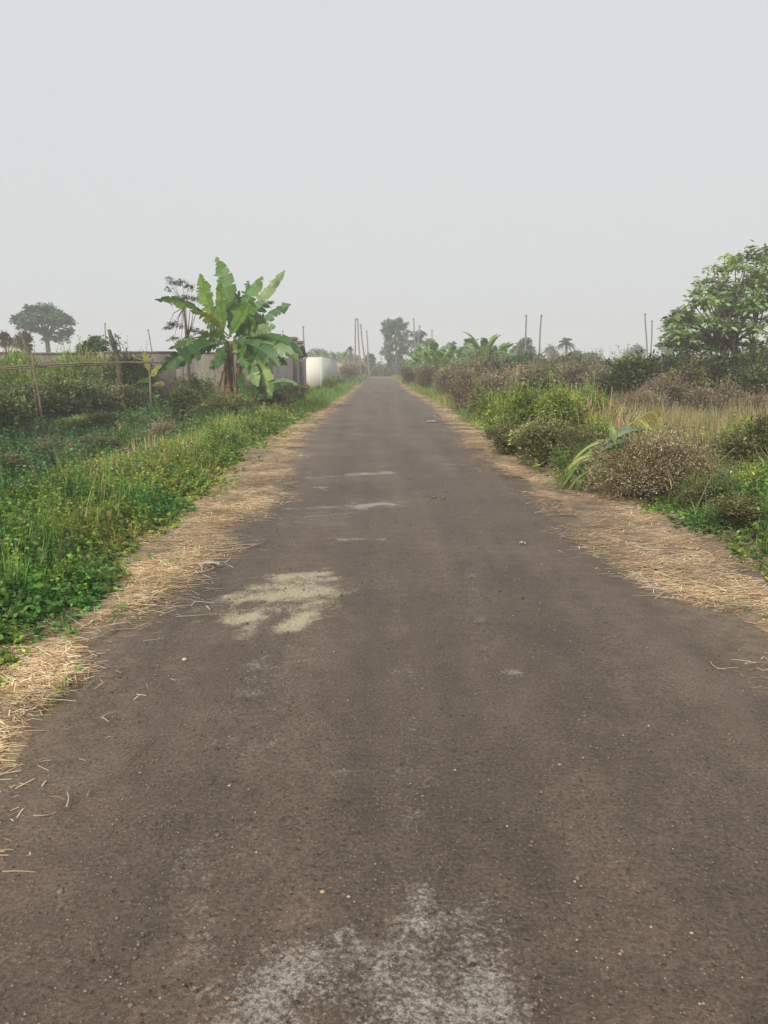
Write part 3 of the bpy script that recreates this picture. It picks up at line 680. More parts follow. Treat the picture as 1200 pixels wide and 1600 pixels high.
mb.build('cut_weeds', M_LEAF, heap)
mb = MB(); k = rng.choice(K, 2200)
blades(mb, P[k] * .9, rng.uniform(0, 6.28, 2200), R(90) - np.abs(rng.normal(0, .6, 2200)), rng.normal(.3, .5, 2200), rng.uniform(.12, .42, 2200), .005, pal([(.36, .27, .16), (.24, .17, .10), (.45, .38, .22)], [3, 2, 2], 2200), 4, .5)
mb.build('twigs', M_DRY, heap)

# ------------------------------------------------------------------ banana leaves and plants
BT = {'b': (.19, .33, .055), 'd': (.07, .17, .045), 'm': (.125, .25, .05), 'p': (.21, .31, .12), 'y': (.40, .40, .07), 'x': (.24, .15, .07)}
def banana_leaf(mb, rib, B, Cc, T, W, side, tint, tear=.5, fold=.25, n=44, pet=.12, stiff=0.0, rs=None):
    """blade (into mb) and midrib (into rib) along a curve B-Cc-T; side is the across direction"""
    r = rs or np.random.default_rng(int(abs(T[0] * 977 + T[2] * 1313)) % 99991)
    B, Cc, T = (np.asarray(tuple(a), float) for a in (B, Cc, T))
    t = np.linspace(0, 1, n + 1)[:, None]; P = (1 - t) ** 2 * B + 2 * t * (1 - t) * Cc + t * t * T
    Tn = nrm(np.gradient(P, axis=0)); S = np.asarray(side, float)[None] - (Tn @ np.asarray(side, float))[:, None] * Tn; S = nrm(S)
    U = np.cross(S, Tn); U = np.where(U[:, 2:3] < 0, -U, U)
    tt = np.clip((t[:, 0] - pet) / (1 - pet), 0, 1)
    w = W * .50 * np.clip(tt / .22, 0, 1) ** .55 * np.clip((1 - tt) / .26, 0, 1) ** .6 * (.86 + .14 * np.sin(tt * math.pi)); w[tt <= 0] = .012
    w[-1] = W * .08
    for sg in (-1, 1):
        i = 0
        while i < n:
            g = int(min(n - i, 1 + r.integers(0, 3 + (8 if tear < .4 else 3))))
            if tt[i] <= 0: g = 1
            dl = fold + r.normal(.1, .5) * tear * (1 if tt[i] > 0 else 0); dl = max(-.5, min(1.5, dl)); sc = 1 - abs(r.normal(0, .30)) * tear; sc = max(sc, .35)
            V = []; m = g + 1
            for k in range(m):
                j = i + k; pull = (k / g - .5) * (-.55 * tear * (W / 4))
                ww = w[j] * sc
                a1 = P[j] + sg * S[j] * ww * .55 * math.cos(dl * .6) - U[j] * ww * .55 * math.sin(dl * .6) + Tn[j] * ww * .12
                a2 = a1 + sg * S[j] * ww * .45 * math.cos(dl) - U[j] * ww * .45 * math.sin(dl) + Tn[j] * (pull + ww * .12)
                V += [P[j], a1, a2]
            Q = []
            for k in range(g):
                o = k * 3; Q += [(o, o + 1, o + 4, o + 3), (o + 1, o + 2, o + 5, o + 4)]
            cc = np.asarray(tint) * np.exp(r.normal(0, .13)) * (1.0 if sg > 0 else .92)
            cs = np.tile(cc, (len(V), 1)) * np.repeat(np.exp(r.normal(0, .10, m)), 3)[:, None]
            if r.random() < .3 * tear: cs[2::3] = cs[2::3] * .5 + np.array([.3, .22, .06]) * .5
            mb.add(V, Q, cs); i += g
    tube(rib, P - U * .006, np.interp(t[:, 0], [0, .15, 1], [.034, .018, .004]) * (W / .5) ** .5, np.asarray(tint) * .4 + np.array([.26, .32, .12]) * .6, 5)
def view_side(B, T, roll):
    V = np.array([0, 1.0, .05]); D = nrm(np.asarray(tuple(T)) - np.asarray(tuple(B)))
    S = nrm(np.cross(D, V)); return S * math.cos(roll) + V * math.sin(roll)
Yb = 25.0
bp = atY(375, 648, Yb); bp.z = float(gz(bp.x, Yb))
ban = empty('banana_plant', bp, 0, 'large green banana plant standing before the plaster wall left of the road', 'banana plant')
def cp(cx, cy, dy=0.0): return atY(230 + cx / 4.444, 380 + cy / 4.444, Yb + dy)
LV = [  # base, mid control, tip in the close-up's units; width m; depth of tip; roll; tint; tear
    (575, 640, 590, 330, 478, 98, .58, .3, .15, 'm', .45), (535, 660, 512, 450, 508, 268, .36, -.6, .35, 'b', .15), (510, 620, 430, 470, 368, 212, .50, -.2, .1, 'b', .4),
    (530, 640, 380, 380, 52, 388, .42, -.3, .7, 'm', .9), (640, 560, 800, 390, 957, 188, .40, .5, .4, 'p', .35), (640, 580, 690, 380, 802, 232, .42, .7, .2, 'm', .4),
    (650, 560, 700, 330, 700, 262, .34, .9, .2, 'd', .5), (620, 600, 640, 360, 560, 420, .40, -.3, .4, 'p', .6),
    (660, 620, 740, 420, 880, 405, .50, .9, .3, 'd', .8), (640, 640, 760, 520, 998, 425, .46, .2, .5, 'd', .9), (640, 660, 760, 590, 892, 578, .34, -.8, .5, 'p', .3),
    (565, 660, 620, 540, 705, 418, .36, -.9, .3, 'b', .2), (600, 680, 680, 560, 735, 395, .66, -.3, .1, 'm', .35), (600, 660, 700, 560, 755, 560, .55, -.5, .2, 'm', .5),
    (600, 680, 900, 590, 1082, 780, .46, .2, .35, 'd', .3), (600, 690, 860, 640, 1052, 822, .44, -.5, .3, 'm', .45), (600, 700, 760, 660, 918, 862, .58, -.9, .15, 'd', .3),
    (590, 720, 700, 780, 765, 995, .50, -1.3, .15, 'p', .3), (600, 720, 790, 760, 862, 1062, .52, -.9, .15, 'b', .3), (600, 700, 820, 740, 975, 845, .42, .7, .2, 'd', .5),
    (540, 700, 380, 640, 150, 735, .36, .5, .6, 'p', .5), (560, 700, 380, 670, 195, 870, .56, -.8, .15, 'd', .55), (540, 690, 250, 700, 68, 915, .44, .2, .25, 'd', .5),
    (570, 690, 470, 600, 350, 660, .36, -1.2, .5, 'm', .6), (580, 650, 560, 480, 600, 300, .42, .5, .2, 'd', .4), (560, 690, 520, 640, 480, 700, .36, -1.5, .1, 'p', .4),
    (560, 640, 440, 500, 300, 465, .34, -1.0, .6, 'y', .6), (570, 700, 520, 800, 430, 870, .40, -.4, .1, 'd', .7), (580, 690, 650, 700, 690, 880, .46, -1.1, .2, 'm', .6), (570, 690, 500, 720, 500, 860, .42, -1.0, .2, 'd', .7), (590, 700, 720, 760, 800, 1000, .44, .2, .3, 'd', .6), (570, 640, 600, 560, 640, 330, .40, .8, .3, 'd', .5), (560, 660, 470, 600, 400, 540, .36, .9, .3, 'd', .6), (600, 680, 780, 640, 930, 650, .36, .9, .5, 'd', .7), (560, 690, 400, 700, 290, 790, .40, .8, .4, 'd', .7), (600, 700, 640, 640, 680, 760, .50, -1.2, .1, 'd', .4)]
for (bx, by, cx, cy, tx, ty, W, dy, roll, tn, tear) in LV:
    B = cp(bx, by); T = cp(tx, ty, dy); Cc = cp(cx, cy, dy * .4)
    mb, rb_ = MB(), MB(); banana_leaf(mb, rb_, B, Cc, T, W * 1.12, view_side(B, T, roll), BT[tn], min(1, tear + .18))
    lf = mb.build('leaf', M_BAN, ban, bp); rb_.build('midrib', M_BAN, lf, bp)
for (bx, by, cx, cy, tx, ty) in ((560, 800, 530, 880, 495, 1060), (555, 830, 560, 950, 575, 1095), (610, 820, 630, 900, 650, 1000), (590, 860, 610, 960, 600, 1110)):
    mb, rb_ = MB(), MB(); B = cp(bx, by, -.25); T = cp(tx, ty, -.3); banana_leaf(mb, rb_, B, cp(cx, cy, -.35), T, .16, view_side(B, T, .3), BT['x'], .9, .9)
    lf = mb.build('dead_leaf', M_DRY, ban, bp); rb_.build('midrib', M_DRY, lf, bp); lf['label'] = 'brown dried leaf hanging down the stem'
for (x0, y0, x1, y1, r0, r1, dy) in ((590, 1200, 575, 680, .17, .09, 0), (650, 1200, 640, 760, .14, .08, .2), (545, 1200, 550, 720, .08, .05, -.2)):
    mb = MB(); a = cp(x0, y0, dy); a.z = bp.z - .05; b2 = cp(x1, y1, dy * .5); ts = np.linspace(0, 1, 12)
    tube(mb, [a.lerp(b2, t) + Vector((.02 * math.sin(t * 7), 0, 0)) for t in ts], [r0 * (1 - t) + r1 * t + .008 * math.sin(t * 40) for t in ts], (1, 1, 1), 12); mb.build('stem', M_STEM, ban, bp, True)
# sucker beside it
bq = cp(690, 1200, -.6); bq.z = float(gz(bq.x, bq.y))
suck = empty('banana_sucker', bq, 0, 'small dark banana sucker at the right foot of the big banana plant', 'banana plant')
for (bx, by, cx, cy, tx, ty, W, tn) in ((690, 1130, 640, 950, 660, 900, .3, 'd'), (695, 1140, 650, 1050, 750, 1155, .28, 'm'), (695, 1120, 760, 1000, 790, 960, .3, 'd'), (700, 1120, 850, 900, 1050, 985, .26, 'd'), (700, 1120, 800, 1000, 870, 1080, .3, 'd'), (690, 1130, 700, 1000, 730, 1010, .36, 'd')):
    mb, rb_ = MB(), MB(); B = cp(bx, by, -.6); T = cp(tx, ty, -.8); banana_leaf(mb, rb_, B, cp(cx, cy, -.7), T, W, view_side(B, T, .2), BT[tn], .4)
    lf = mb.build('leaf', M_BAN, suck, bq); rb_.build('midrib', M_BAN, lf, bq)
mb = MB(); tube(mb, [bq + Vector((0, 0, -.05)), bq + Vector((.01, 0, .35))], [.06, .04], (1, 1, 1), 9); mb.build('stem', M_STEM, suck, bq, True)
# young yellow plant by the wall
yq = atY(235, 625, 26.5); yq.z = float(gz(yq.x, 26.5))
yb = empty('young_banana_plant', yq, 0, 'slim yellow green young banana plant at the end of the bamboo rail', 'banana plant')
for (u0, v0, u1, v1, u2, v2, W, tn) in ((234, 585, 230, 565, 225, 550, .26, 'y'), (234, 590, 242, 580, 254, 572, .28, 'y'), (235, 600, 228, 590, 215, 596, .22, 'm'), (235, 605, 248, 596, 258, 602, .2, 'x')):
    mb, rb_ = MB(), MB(); B = atY(u0, v0, 26.5); T = atY(u2, v2, 26.3); banana_leaf(mb, rb_, B, atY(u1, v1, 26.4), T, W, view_side(B, T, .2), BT[tn], .5)
    lf = mb.build('leaf', M_BAN, yb, yq); rb_.build('midrib', M_BAN, lf, yq)
mb = MB(); tube(mb, [yq, atY(234, 585, 26.5)], [.05, .03], (1, 1, 1), 8); mb.build('stem', M_BAMBOO, yb, yq, True)
# generic banana plants for the hazy grove
def generic_banana(seed, nl=9):
    e = empty('grove_banana_plant', (0, 0, 0)); r = np.random.default_rng(seed); 
    for k in range(nl):
        a = k * 2.4 + r.uniform(-.3, .3); el = r.uniform(.15, 1.25); L = r.uniform(1.5, 2.2)
        B = np.array([0, 0, 1.8]); d = np.array([math.cos(a), math.sin(a), 0])
        Cc = B + d * L * .5 * math.cos(el) + np.array([0, 0, L * .75 * math.sin(el) + .25]); T = B + d * L * math.cos(el * .8) + np.array([0, 0, L * math.sin(el) - (.9 if el < .7 else .1)])
        mb, rb_ = MB(), MB(); banana_leaf(mb, rb_, B, Cc, T, .55, np.array([-d[1], d[0], 0]), BT[r.choice(['m', 'b', 'p', 'd'], p=[.4, .3, .2, .1])], .6, .3, 12, rs=r)
        m2 = mrg(mb, rb_); m2.build('leaf', M_BAN, e)
    mb = MB(); tube(mb, [(0, 0, -.1), (0.02, 0, 1), (0, 0, 1.95)], [.16, .13, .08], (1, 1, 1), 9); mb.build('stem', M_STEM, e)
    return e
gp = [generic_banana(11), generic_banana(12), generic_banana(13)]; used = [0, 0, 0]
spots = []
rr = random.Random(4)
for k in range(40):
    u = 608 + k * 4.6 + rr.uniform(-4, 4); Y = rr.uniform(58, 78) - (k > 20) * 5 + (k < 6) * 14; spots.append((max(u, 590 + 4.3 / Y * F), Y, rr.uniform(.75, 1.0)))
spots += [(757, 52, 1.15), (745, 54, .95), (770, 54, .95), (690, 55, .8), (668, 52, .7)]
for k, (u, Y, sc) in enumerate(spots):
    j = k % 3; e = gp[j] if not used[j] else copy_tree(gp[j]); used[j] = 1
    q = atY(u, 572, Y); e.location = (q.x, Y, float(gz(q.x, Y)) - .02); e.rotation_euler.z = rr.uniform(0, 6.28); e.scale = (sc,) * 3
    tag(e, 'hazy banana plant in the grove along the right side of the far road', 'banana plant', 'banana plants of the far grove')
for e_, lb in zip([o for o in COL.objects if o.name.startswith('grove_banana_plant')][-5:], []): pass
for k, u in enumerate((470, 500, 512, 524, 536)):
    e = copy_tree(gp[k % 3]); Y = 118 + k * 3; q = atY(u, 572, Y); e.location = (q.x, Y, -.3); e.scale = (1.2,) * 3; e.rotation_euler.z = k * 1.3
    tag(e, 'small faded banana plant beyond the pale far wall left of the road', 'banana plant', 'banana plants beyond the far wall')

# cut banana stems and leaves on the heap
def loose_leaf(name, pts, W, tint, label, roll=.3, tear=.7, fold=.2, cat='leaf'):
    a, b2, c2 = pts; mb, rb_ = MB(), MB(); banana_leaf(mb, rb_, a, b2, c2, W, view_side(a, c2, roll), tint, tear, fold, 20, .05)
    o = mb.build(name, M_BAN, None, a); rb_.build('midrib', M_BAN, o, a); return tag(o, label, cat)
Yh = 9.1
mb = MB(); A0, A1, A2 = (np.array(tuple(atY(a, b, Yh + d))) for a, b, d in ((952, 693, 0), (990, 652, 0), (1030, 638, .05)))
tl = np.linspace(0, 1, 30)[:, None]; Pm = (1 - tl) ** 2 * A0 + 2 * tl * (1 - tl) * A1 + tl ** 2 * A2; tube(mb, Pm[::3], np.linspace(.012, .004, 10), (.42, .42, .16), 6)
for sg, n_ in ((1, 26), (-1, 26)):
    q = Pm[4:]; kq = len(q); lw_ = np.sin(np.linspace(.5, 2.9, kq)) ** .7
    Dq = np.array([.55, -.25 * sg, -.75 if sg > 0 else -.35])[None] + rng.normal(0, .12, (kq, 3))
    leaves(mb, q, Dq, .27 * lw_, .026, jit((.26, .32, .10), kq, .12, .05) * (1 - tl[4:]) + np.array([.62, .52, .17]) * tl[4:], .1, .25)
tag(mb.build('torn_banana_leaf', M_BAN, None, A0), 'yellow tipped banana leaf torn into a comb on top of the brush heap', 'leaf')
loose_leaf('cut_banana_leaf', (atY(942, 696, Yh - .1), atY(978, 660, Yh - .1), atY(1012, 672, Yh)), .12, (.20, .29, .20), 'pale bluish green banana leaf on the heap top', .5, .9, .3)
loose_leaf('cut_banana_leaf', (atY(962, 696, Yh - .2), atY(958, 672, Yh - .2), atY(953, 662, Yh - .1)), .075, (.2, .3, .08), 'short upright green leaf stub on the heap top', .2, .2, .1)
loose_leaf('cut_banana_leaf', (atY(940, 705, Yh - .2), atY(965, 690, Yh - .2), atY(985, 690, Yh - .2)), .10, (.05, .13, .05), 'dark green folded banana leaf under the pale one', .2, .3, .4)
cutg = 'cut banana stalks at the left end of the heap'
sl_ = [(876, 760, 925, 705), (880, 745, 930, 700), (884, 732, 925, 712), (890, 728, 928, 718), (900, 762, 935, 720), (884, 768, 918, 738), (895, 715, 940, 692), (905, 705, 950, 688)]
lbs = ['lowest cut green banana stalk touching the straw', 'cut stalk resting just above the lowest one', 'thick pale yellow cut stalk with a blunt end', 'second thick pale yellow cut stalk above the first',
       'cut stalk nearest the brown heap', 'short cut stalk pointing down to the straw', 'upper thin pale cut stalk', 'topmost thin green cut stalk']
for k, (a, b_, c, d) in enumerate(sl_):
    mb = MB(); A = atY(a, b_ + 6, 9.5); Bq = atY(c, d, 9.42)
    t5 = np.linspace(0, 1, 6); r0 = .032 if k in (2, 3) else .02
    tube(mb, [A.lerp(Bq, t) + Vector((0, 0, .05 * math.sin(t * 3.1))) for t in t5], [r0 * .9, r0, r0, r0 * .9, r0 * .8, r0 * .6], (.42, .46, .16) if k in (2, 3, 6) else (.2, .32, .09), 8)
    tag(mb.build('cut_stalk', M_BAN, None, A, True), lbs[k], 'stalk', cutg)
K = 300; P = np.stack([rng.uniform(2.35, 2.85, K), rng.uniform(9.5, 10.2, K), rng.uniform(.02, .5, K)], 1)
mb = MB(); blades(mb, P, rng.normal(3.6, .7, K), R(60) + rng.normal(0, .3, K), rng.uniform(.2, 1.2, K), rng.uniform(.15, .4, K), rng.uniform(.008, .022, K), pal([(.2, .32, .07), (.36, .38, .14), (.09, .2, .05)], [3, 2, 2], K), 4, .8)
cl = mb.build('cut_greenery', M_BAN); tag(cl, 'green cut leaf strips spilling from the left end of the heap', 'cuttings')

# ------------------------------------------------------------------ trees
def tree(name, base, cl, leafL, nleaf, cols, wts, tr, label, forks=None, cat='tree', group=None, wr=.5, mat=None, zr=.7, hang=0.0, spray=True):
    """base foot; cl list of (x, y, z, r) leaf clusters; limbs run from the trunk to every cluster"""
    base = np.asarray(tuple(base), float); cl = np.asarray(cl, float)
    e = empty(name, base, 0, label, cat, group)
    fk = np.asarray(forks if forks is not None else [tuple(base + (0, 0, .35 * (cl[:, 2].max() - base[2])))], float)
    tk = MB()
    for f in fk:
        md = base * .5 + f * .5 + rng.normal(0, tr * .5, 3) * (1, 1, 0)
        tube(tk, [base - (0, 0, .1), md, f], [tr * 1.15, tr * .85, tr * .65], (1, 1, 1), 8)
    tk.build('trunk', M_BARK, e, base, True)
    lm = MB()
    for c in cl:
        f = fk[np.argmin(np.linalg.norm(fk[:, :2] - c[None, :2], axis=1))]
        m1 = f * .6 + c[:3] * .4 + (0, 0, .08 * np.linalg.norm(c[:3] - f)); m1[:2] += rng.normal(0, .05, 2)
        tube(lm, [f, m1, c[:3]], [tr * .42, tr * .25, tr * .08], (1, 1, 1), 5)
        for _ in range(5):
            d = rdir(1, -.1, .9)[0] * c[3] * .9; tube(lm, [c[:3], c[:3] + d * .5 + (0, 0, .05), c[:3] + d], [tr * .08, tr * .05, tr * .02], (1, 1, 1), 4)
    lm.build('limbs', M_BARK, e, base, True)
    K = nleaf; i = rng.choice(len(cl), K, p=cl[:, 3] ** 2 / (cl[:, 3] ** 2).sum())
    # sprays: leaves sit in small fans round twig ends
    ns = max(1, K // 9); si = rng.choice(len(cl), ns, p=cl[:, 3] ** 2 / (cl[:, 3] ** 2).sum())
    sd_ = rdir(ns, -.35, 1.0); sp_ = cl[si, :3] + sd_ * (cl[si, 3] * rng.random(ns) ** .4 * rng.uniform(.75, 1.35, ns))[:, None] * (1, 1, zr)
    j = rng.integers(0, ns, K); D = nrm(sd_[j] * .5 + rdir(K, -.6, .5) - np.array([0, 0, hang])); P = sp_[j] + rng.normal(0, leafL * .35, (K, 3))
    tint = np.exp(rng.normal(0, .22, len(cl)))[si][j][:, None] * np.exp(rng.normal(0, .15, ns))[j][:, None]
    L = leafL * rng.uniform(.7, 1.25, K)
    mb = MB(); leaves(mb, P, D, L, L * wr, pal(cols, wts, K, .14, .07) * tint, .15, .2)
    mb.build('crown', mat or M_LEAF, e, base)
    return e
# big tree at the right
Yt = 30.0
def tp(cx, cy, dy=0): return atY(860 + cx / 3.53, 380 + cy / 3.53, Yt + dy)
tb = atY(1160, 600, Yt); tb.z = float(gz(tb.x, Yt))
blobs = [(655, 455, .38, 0), (635, 462, .22, -.6), (700, 420, .45, .8), (690, 500, .5, -.8), (720, 370, .4, 0), (770, 440, .55, .4), (760, 520, .55, -1.2), (800, 350, .42, -.6), (820, 260, .42, 0), (790, 280, .28, .5), (860, 220, .42, .7),
         (880, 330, .6, -.9), (860, 430, .62, -1.4), (930, 400, .7, .6), (900, 130, .36, 0), (920, 170, .42, .5), (960, 80, .36, .2), (970, 210, .5, -.7), (985, 140, .42, 0), (1020, 110, .42, .8), (1085, 85, .42, .2), (1060, 160, .5, -.5),
         (1090, 60, .25, 0), (1040, 270, .65, -1.2), (1120, 230, .6, .4), (1000, 330, .7, .9), (1090, 360, .75, -1.5), (970, 470, .6, -1.6), (1060, 470, .6, -1.2), (1180, 120, .5, .2), (1200, 60, .45, .4), (1160, 180, .4, -.8), (1210, 240, .7, -1.0),
         (1180, 340, .7, .6), (1260, 160, .7, 0), (1300, 300, .9, .5), (1210, 430, .7, -1.2), (1300, 440, .9, 0), (1150, 480, .6, -1.4), (1370, 250, .8, 0), (1400, 400, .9, .3), (860, 520, .5, 0), (1240, 520, .8, -.5), (1100, 150, .4, 1.0),
         (690, 560, .5, -.4), (760, 580, .55, .3), (840, 590, .6, -.5), (930, 560, .6, .6), (700, 450, .5, 0), (820, 450, .6, .9), (950, 260, .55, .9), (900, 290, .5, .2), (1030, 400, .7, .9), (1120, 300, .65, -1.7), (1000, 560, .6, 1.2), (1100, 570, .6, 1.0), (740, 400, .4, -.5), (1180, 600, .7, -1.0)]
cl = [tuple(tp(a, b_, d)) + (r_ * random.uniform(.55, .95),) for a, b_, r_, d in blobs]
tree('broadleaf_tree', tb, cl, .25, 7800, [(.22, .31, .13), (.29, .38, .16), (.16, .23, .09), (.36, .43, .21)], [4, 3, 3, 1.2], .17,
     'large spreading broadleaf tree at the right picture edge behind the dry field', forks=[tuple(tp(1010, 560)), tuple(tp(1120, 560, .5)), tuple(tp(950, 600, -.3)), tuple(tp(1230, 560, .3))], wr=.42, zr=.55)
def blob_tree(name, u, v, Y, wpx, hpx, nb, leafL, nleaf, cols, label, tr=.2, shape='round', z=None, **kw):
    """tree with crown wpx by hpx whose top is seen at u, v"""
    s_ = Y / F; top = atY(u, v, Y); base = Vector((top.x, Y, float(gz(top.x, Y)))); r = np.random.default_rng(int(u * 7 + v)); cl = []; nb = int(nb * 1.6); nleaf = int(nleaf * 2.2)
    for k in range(nb):
        a = r.uniform(0, 6.28); q = r.random() ** .5; h = r.random()
        wd = {'round': math.sin(min(1, h * .8 + .2) * math.pi) ** .6, 'flat': (1 - h) ** .35, 'cone': (1 - h * .8)}[shape]
        rad = r.uniform(.12, .2) * wpx * s_
        cl.append((top.x + math.cos(a) * q * wd * (wpx * s_ / 2 - rad * .7), Y + math.sin(a) * q * wd * wpx * s_ * .4, top.z - rad * .6 - (1 - h) * (hpx * s_ - rad), rad))
    return tree(name, base, cl, leafL, nleaf, cols, [3, 2, 1], tr, label, **kw)
HZ = [(.15, .24, .12), (.19, .29, .14), (.23, .31, .16)]
# rain tree far left
Yr = 92.0; s_ = Yr / F
cl = [tuple(atY(u, v, Yr + d)) + (r_ * s_,) for u, v, r_, d in ((30, 500, 9, 0), (40, 495, 11, 1), (52, 487, 11, -1), (66, 484, 11, 0), (78, 487, 11, 1), (90, 494, 10, 0), (103, 500, 8, 0), (108, 504, 5, 0), (24, 502, 6, 0), (45, 505, 10, -2), (60, 498, 12, -2),
      (76, 502, 11, 2), (90, 506, 9, -1), (36, 512, 7, 0), (50, 515, 7, 0), (100, 522, 8, 0), (108, 518, 5, 0), (92, 530, 6, 0), (66, 518, 7, 1), (72, 530, 5, 0), (103, 532, 5, 0))]
rb0 = atY(74, 572, Yr); rb0.z = -.3
tree('rain_tree', rb0, cl, .42, 6500, [(.09, .18, .11), (.12, .22, .13), (.15, .24, .13)], [3, 2, 1], .35, 'wide flat topped dark tree on the left horizon', forks=[tuple(atY(73, 525, Yr))], zr=.6)
blob_tree('russet_tree', 36, 518, 60, 30, 34, 9, .22, 1100, [(.20, .10, .07), (.14, .08, .06), (.1, .1, .05)], 'small reddish brown tree below the wide dark tree on the left', .1)
blob_tree('russet_tree', 8, 520, 60, 22, 26, 6, .22, 700, [(.18, .11, .08), (.12, .1, .06), (.1, .1, .05)], 'small brown tree at the very left edge of the horizon', .1)
blob_tree('shrub_tree', 145, 527, 33, 50, 26, 9, .14, 900, [(.09, .16, .06), (.12, .2, .07), (.16, .22, .09)], 'low light green tree top over the plaster wall', .06, 'flat')
# centre and right background
blob_tree('round_tree', 822, 531, 95, 30, 34, 10, .34, 1800, HZ, 'hazy round tree between the two tall paired poles', .2)
blob_tree('round_tree', 806, 540, 97, 22, 26, 7, .34, 1000, HZ, 'small hazy tree left of the paired poles', .15)
blob_tree('round_tree', 862, 540, 150, 20, 26, 6, .5, 700, HZ, 'faint hazy tree right of the paired poles', .2)
blob_tree('round_tree', 995, 541, 130, 30, 26, 8, .5, 900, HZ, 'faint hazy tree just left of the close pair of poles', .2)
blob_tree('round_tree', 1042, 536, 150, 26, 30, 8, .5, 900, HZ, 'faint hazy tree at the left tip of the big tree', .2)
blob_tree('round_tree', 497, 544, 150, 34, 22, 9, .5, 1100, HZ, 'faint hazy tree above the white wall', .25)
blob_tree('round_tree', 540, 551, 165, 46, 18, 10, .5, 1200, HZ, 'long low hazy tree behind the crossed poles', .25, 'flat')
blob_tree('round_tree', 578, 552, 120, 16, 22, 6, .4, 800, HZ, 'small hazy tree at the left side of the road end', .2)
blob_tree('round_tree', 607, 537, 126, 22, 34, 8, .4, 1000, HZ, 'leafy hazy tree beneath the fan palm left side', .25)
blob_tree('round_tree', 627, 542, 128, 30, 30, 8, .4, 1000, HZ, 'leafy hazy tree at the foot of the fan palm', .25)
blob_tree('round_tree', 672, 531, 130, 24, 34, 8, .45, 1200, HZ, 'hazy tree right of the coconut palm', .2)
blob_tree('round_tree', 735, 531, 75, 30, 34, 9, .28, 1300, HZ, 'hazy tree left of the tall grove banana', .18)
blob_tree('round_tree', 925, 553, 100, 36, 16, 7, .35, 900, HZ, 'low hazy tree beside the small palm on the right', .15, 'flat')
blob_tree('round_tree', 900, 548, 90, 26, 22, 6, .3, 800, HZ, 'low hazy tree under the small palm', .15)
# sapling behind the banana
Ys = 28.0; s_ = Ys / F
cl = [tuple(atY(u, v, Ys + d)) + (r_ * s_,) for u, v, r_, d in ((262, 436, 7, 0), (272, 444, 10, .3), (285, 442, 9, 0), (294, 448, 7, -.2), (300, 455, 5, 0), (264, 452, 6, 0), (290, 466, 10, 0), (304, 468, 9, .2), (278, 474, 7, 0), (314, 466, 6, 0), (270, 508, 10, 0), (283, 512, 8, .2),
      (262, 512, 6, 0), (300, 516, 10, 0), (312, 520, 9, 0), (296, 530, 8, 0), (272, 530, 8, 0), (325, 525, 9, .2), (335, 532, 8, 0), (258, 466, 4, 0), (282, 538, 8, 0), (318, 538, 9, 0))]
sb = atY(297, 600, Ys); sb.z = float(gz(sb.x, Ys))
tree('sapling', sb, cl, .085, 2600, [(.06, .085, .045), (.09, .11, .06), (.05, .07, .04)], [3, 2, 2], .05, 'thin feathery sapling standing behind the left side of the banana plant', forks=[tuple(atY(288, 480, Ys)), tuple(atY(293, 530, Ys))], wr=.35, zr=.35)
# vine covered stump and dead stem left of the banana
mb = MB(); a = atY(311, 640, 24.5); a.z = float(gz(a.x, 24.5)); b2 = atY(303, 590, 24.5)
e = empty('vine_stump', a, 0, 'dark vine wrapped dead stem left of the banana stems', 'stump')
tube(mb, [a, a.lerp(b2, .5) + Vector((.05, 0, 0)), b2], [.08, .06, .05], (1, 1, 1), 8); mb.build('stem', M_BARK, e, a, True)
K = 900; t = rng.random(K); P = np.array(tuple(a))[None] * (1 - t)[:, None] + np.array(tuple(b2))[None] * t[:, None] + rng.normal(0, .1, (K, 3))
mb = MB(); leaves(mb, P, rdir(K), .09, .05, pal([(.05, .09, .035), (.09, .12, .05)], [1, 1], K)); mb.build('vine_leaves', M_LEAF, e, a)

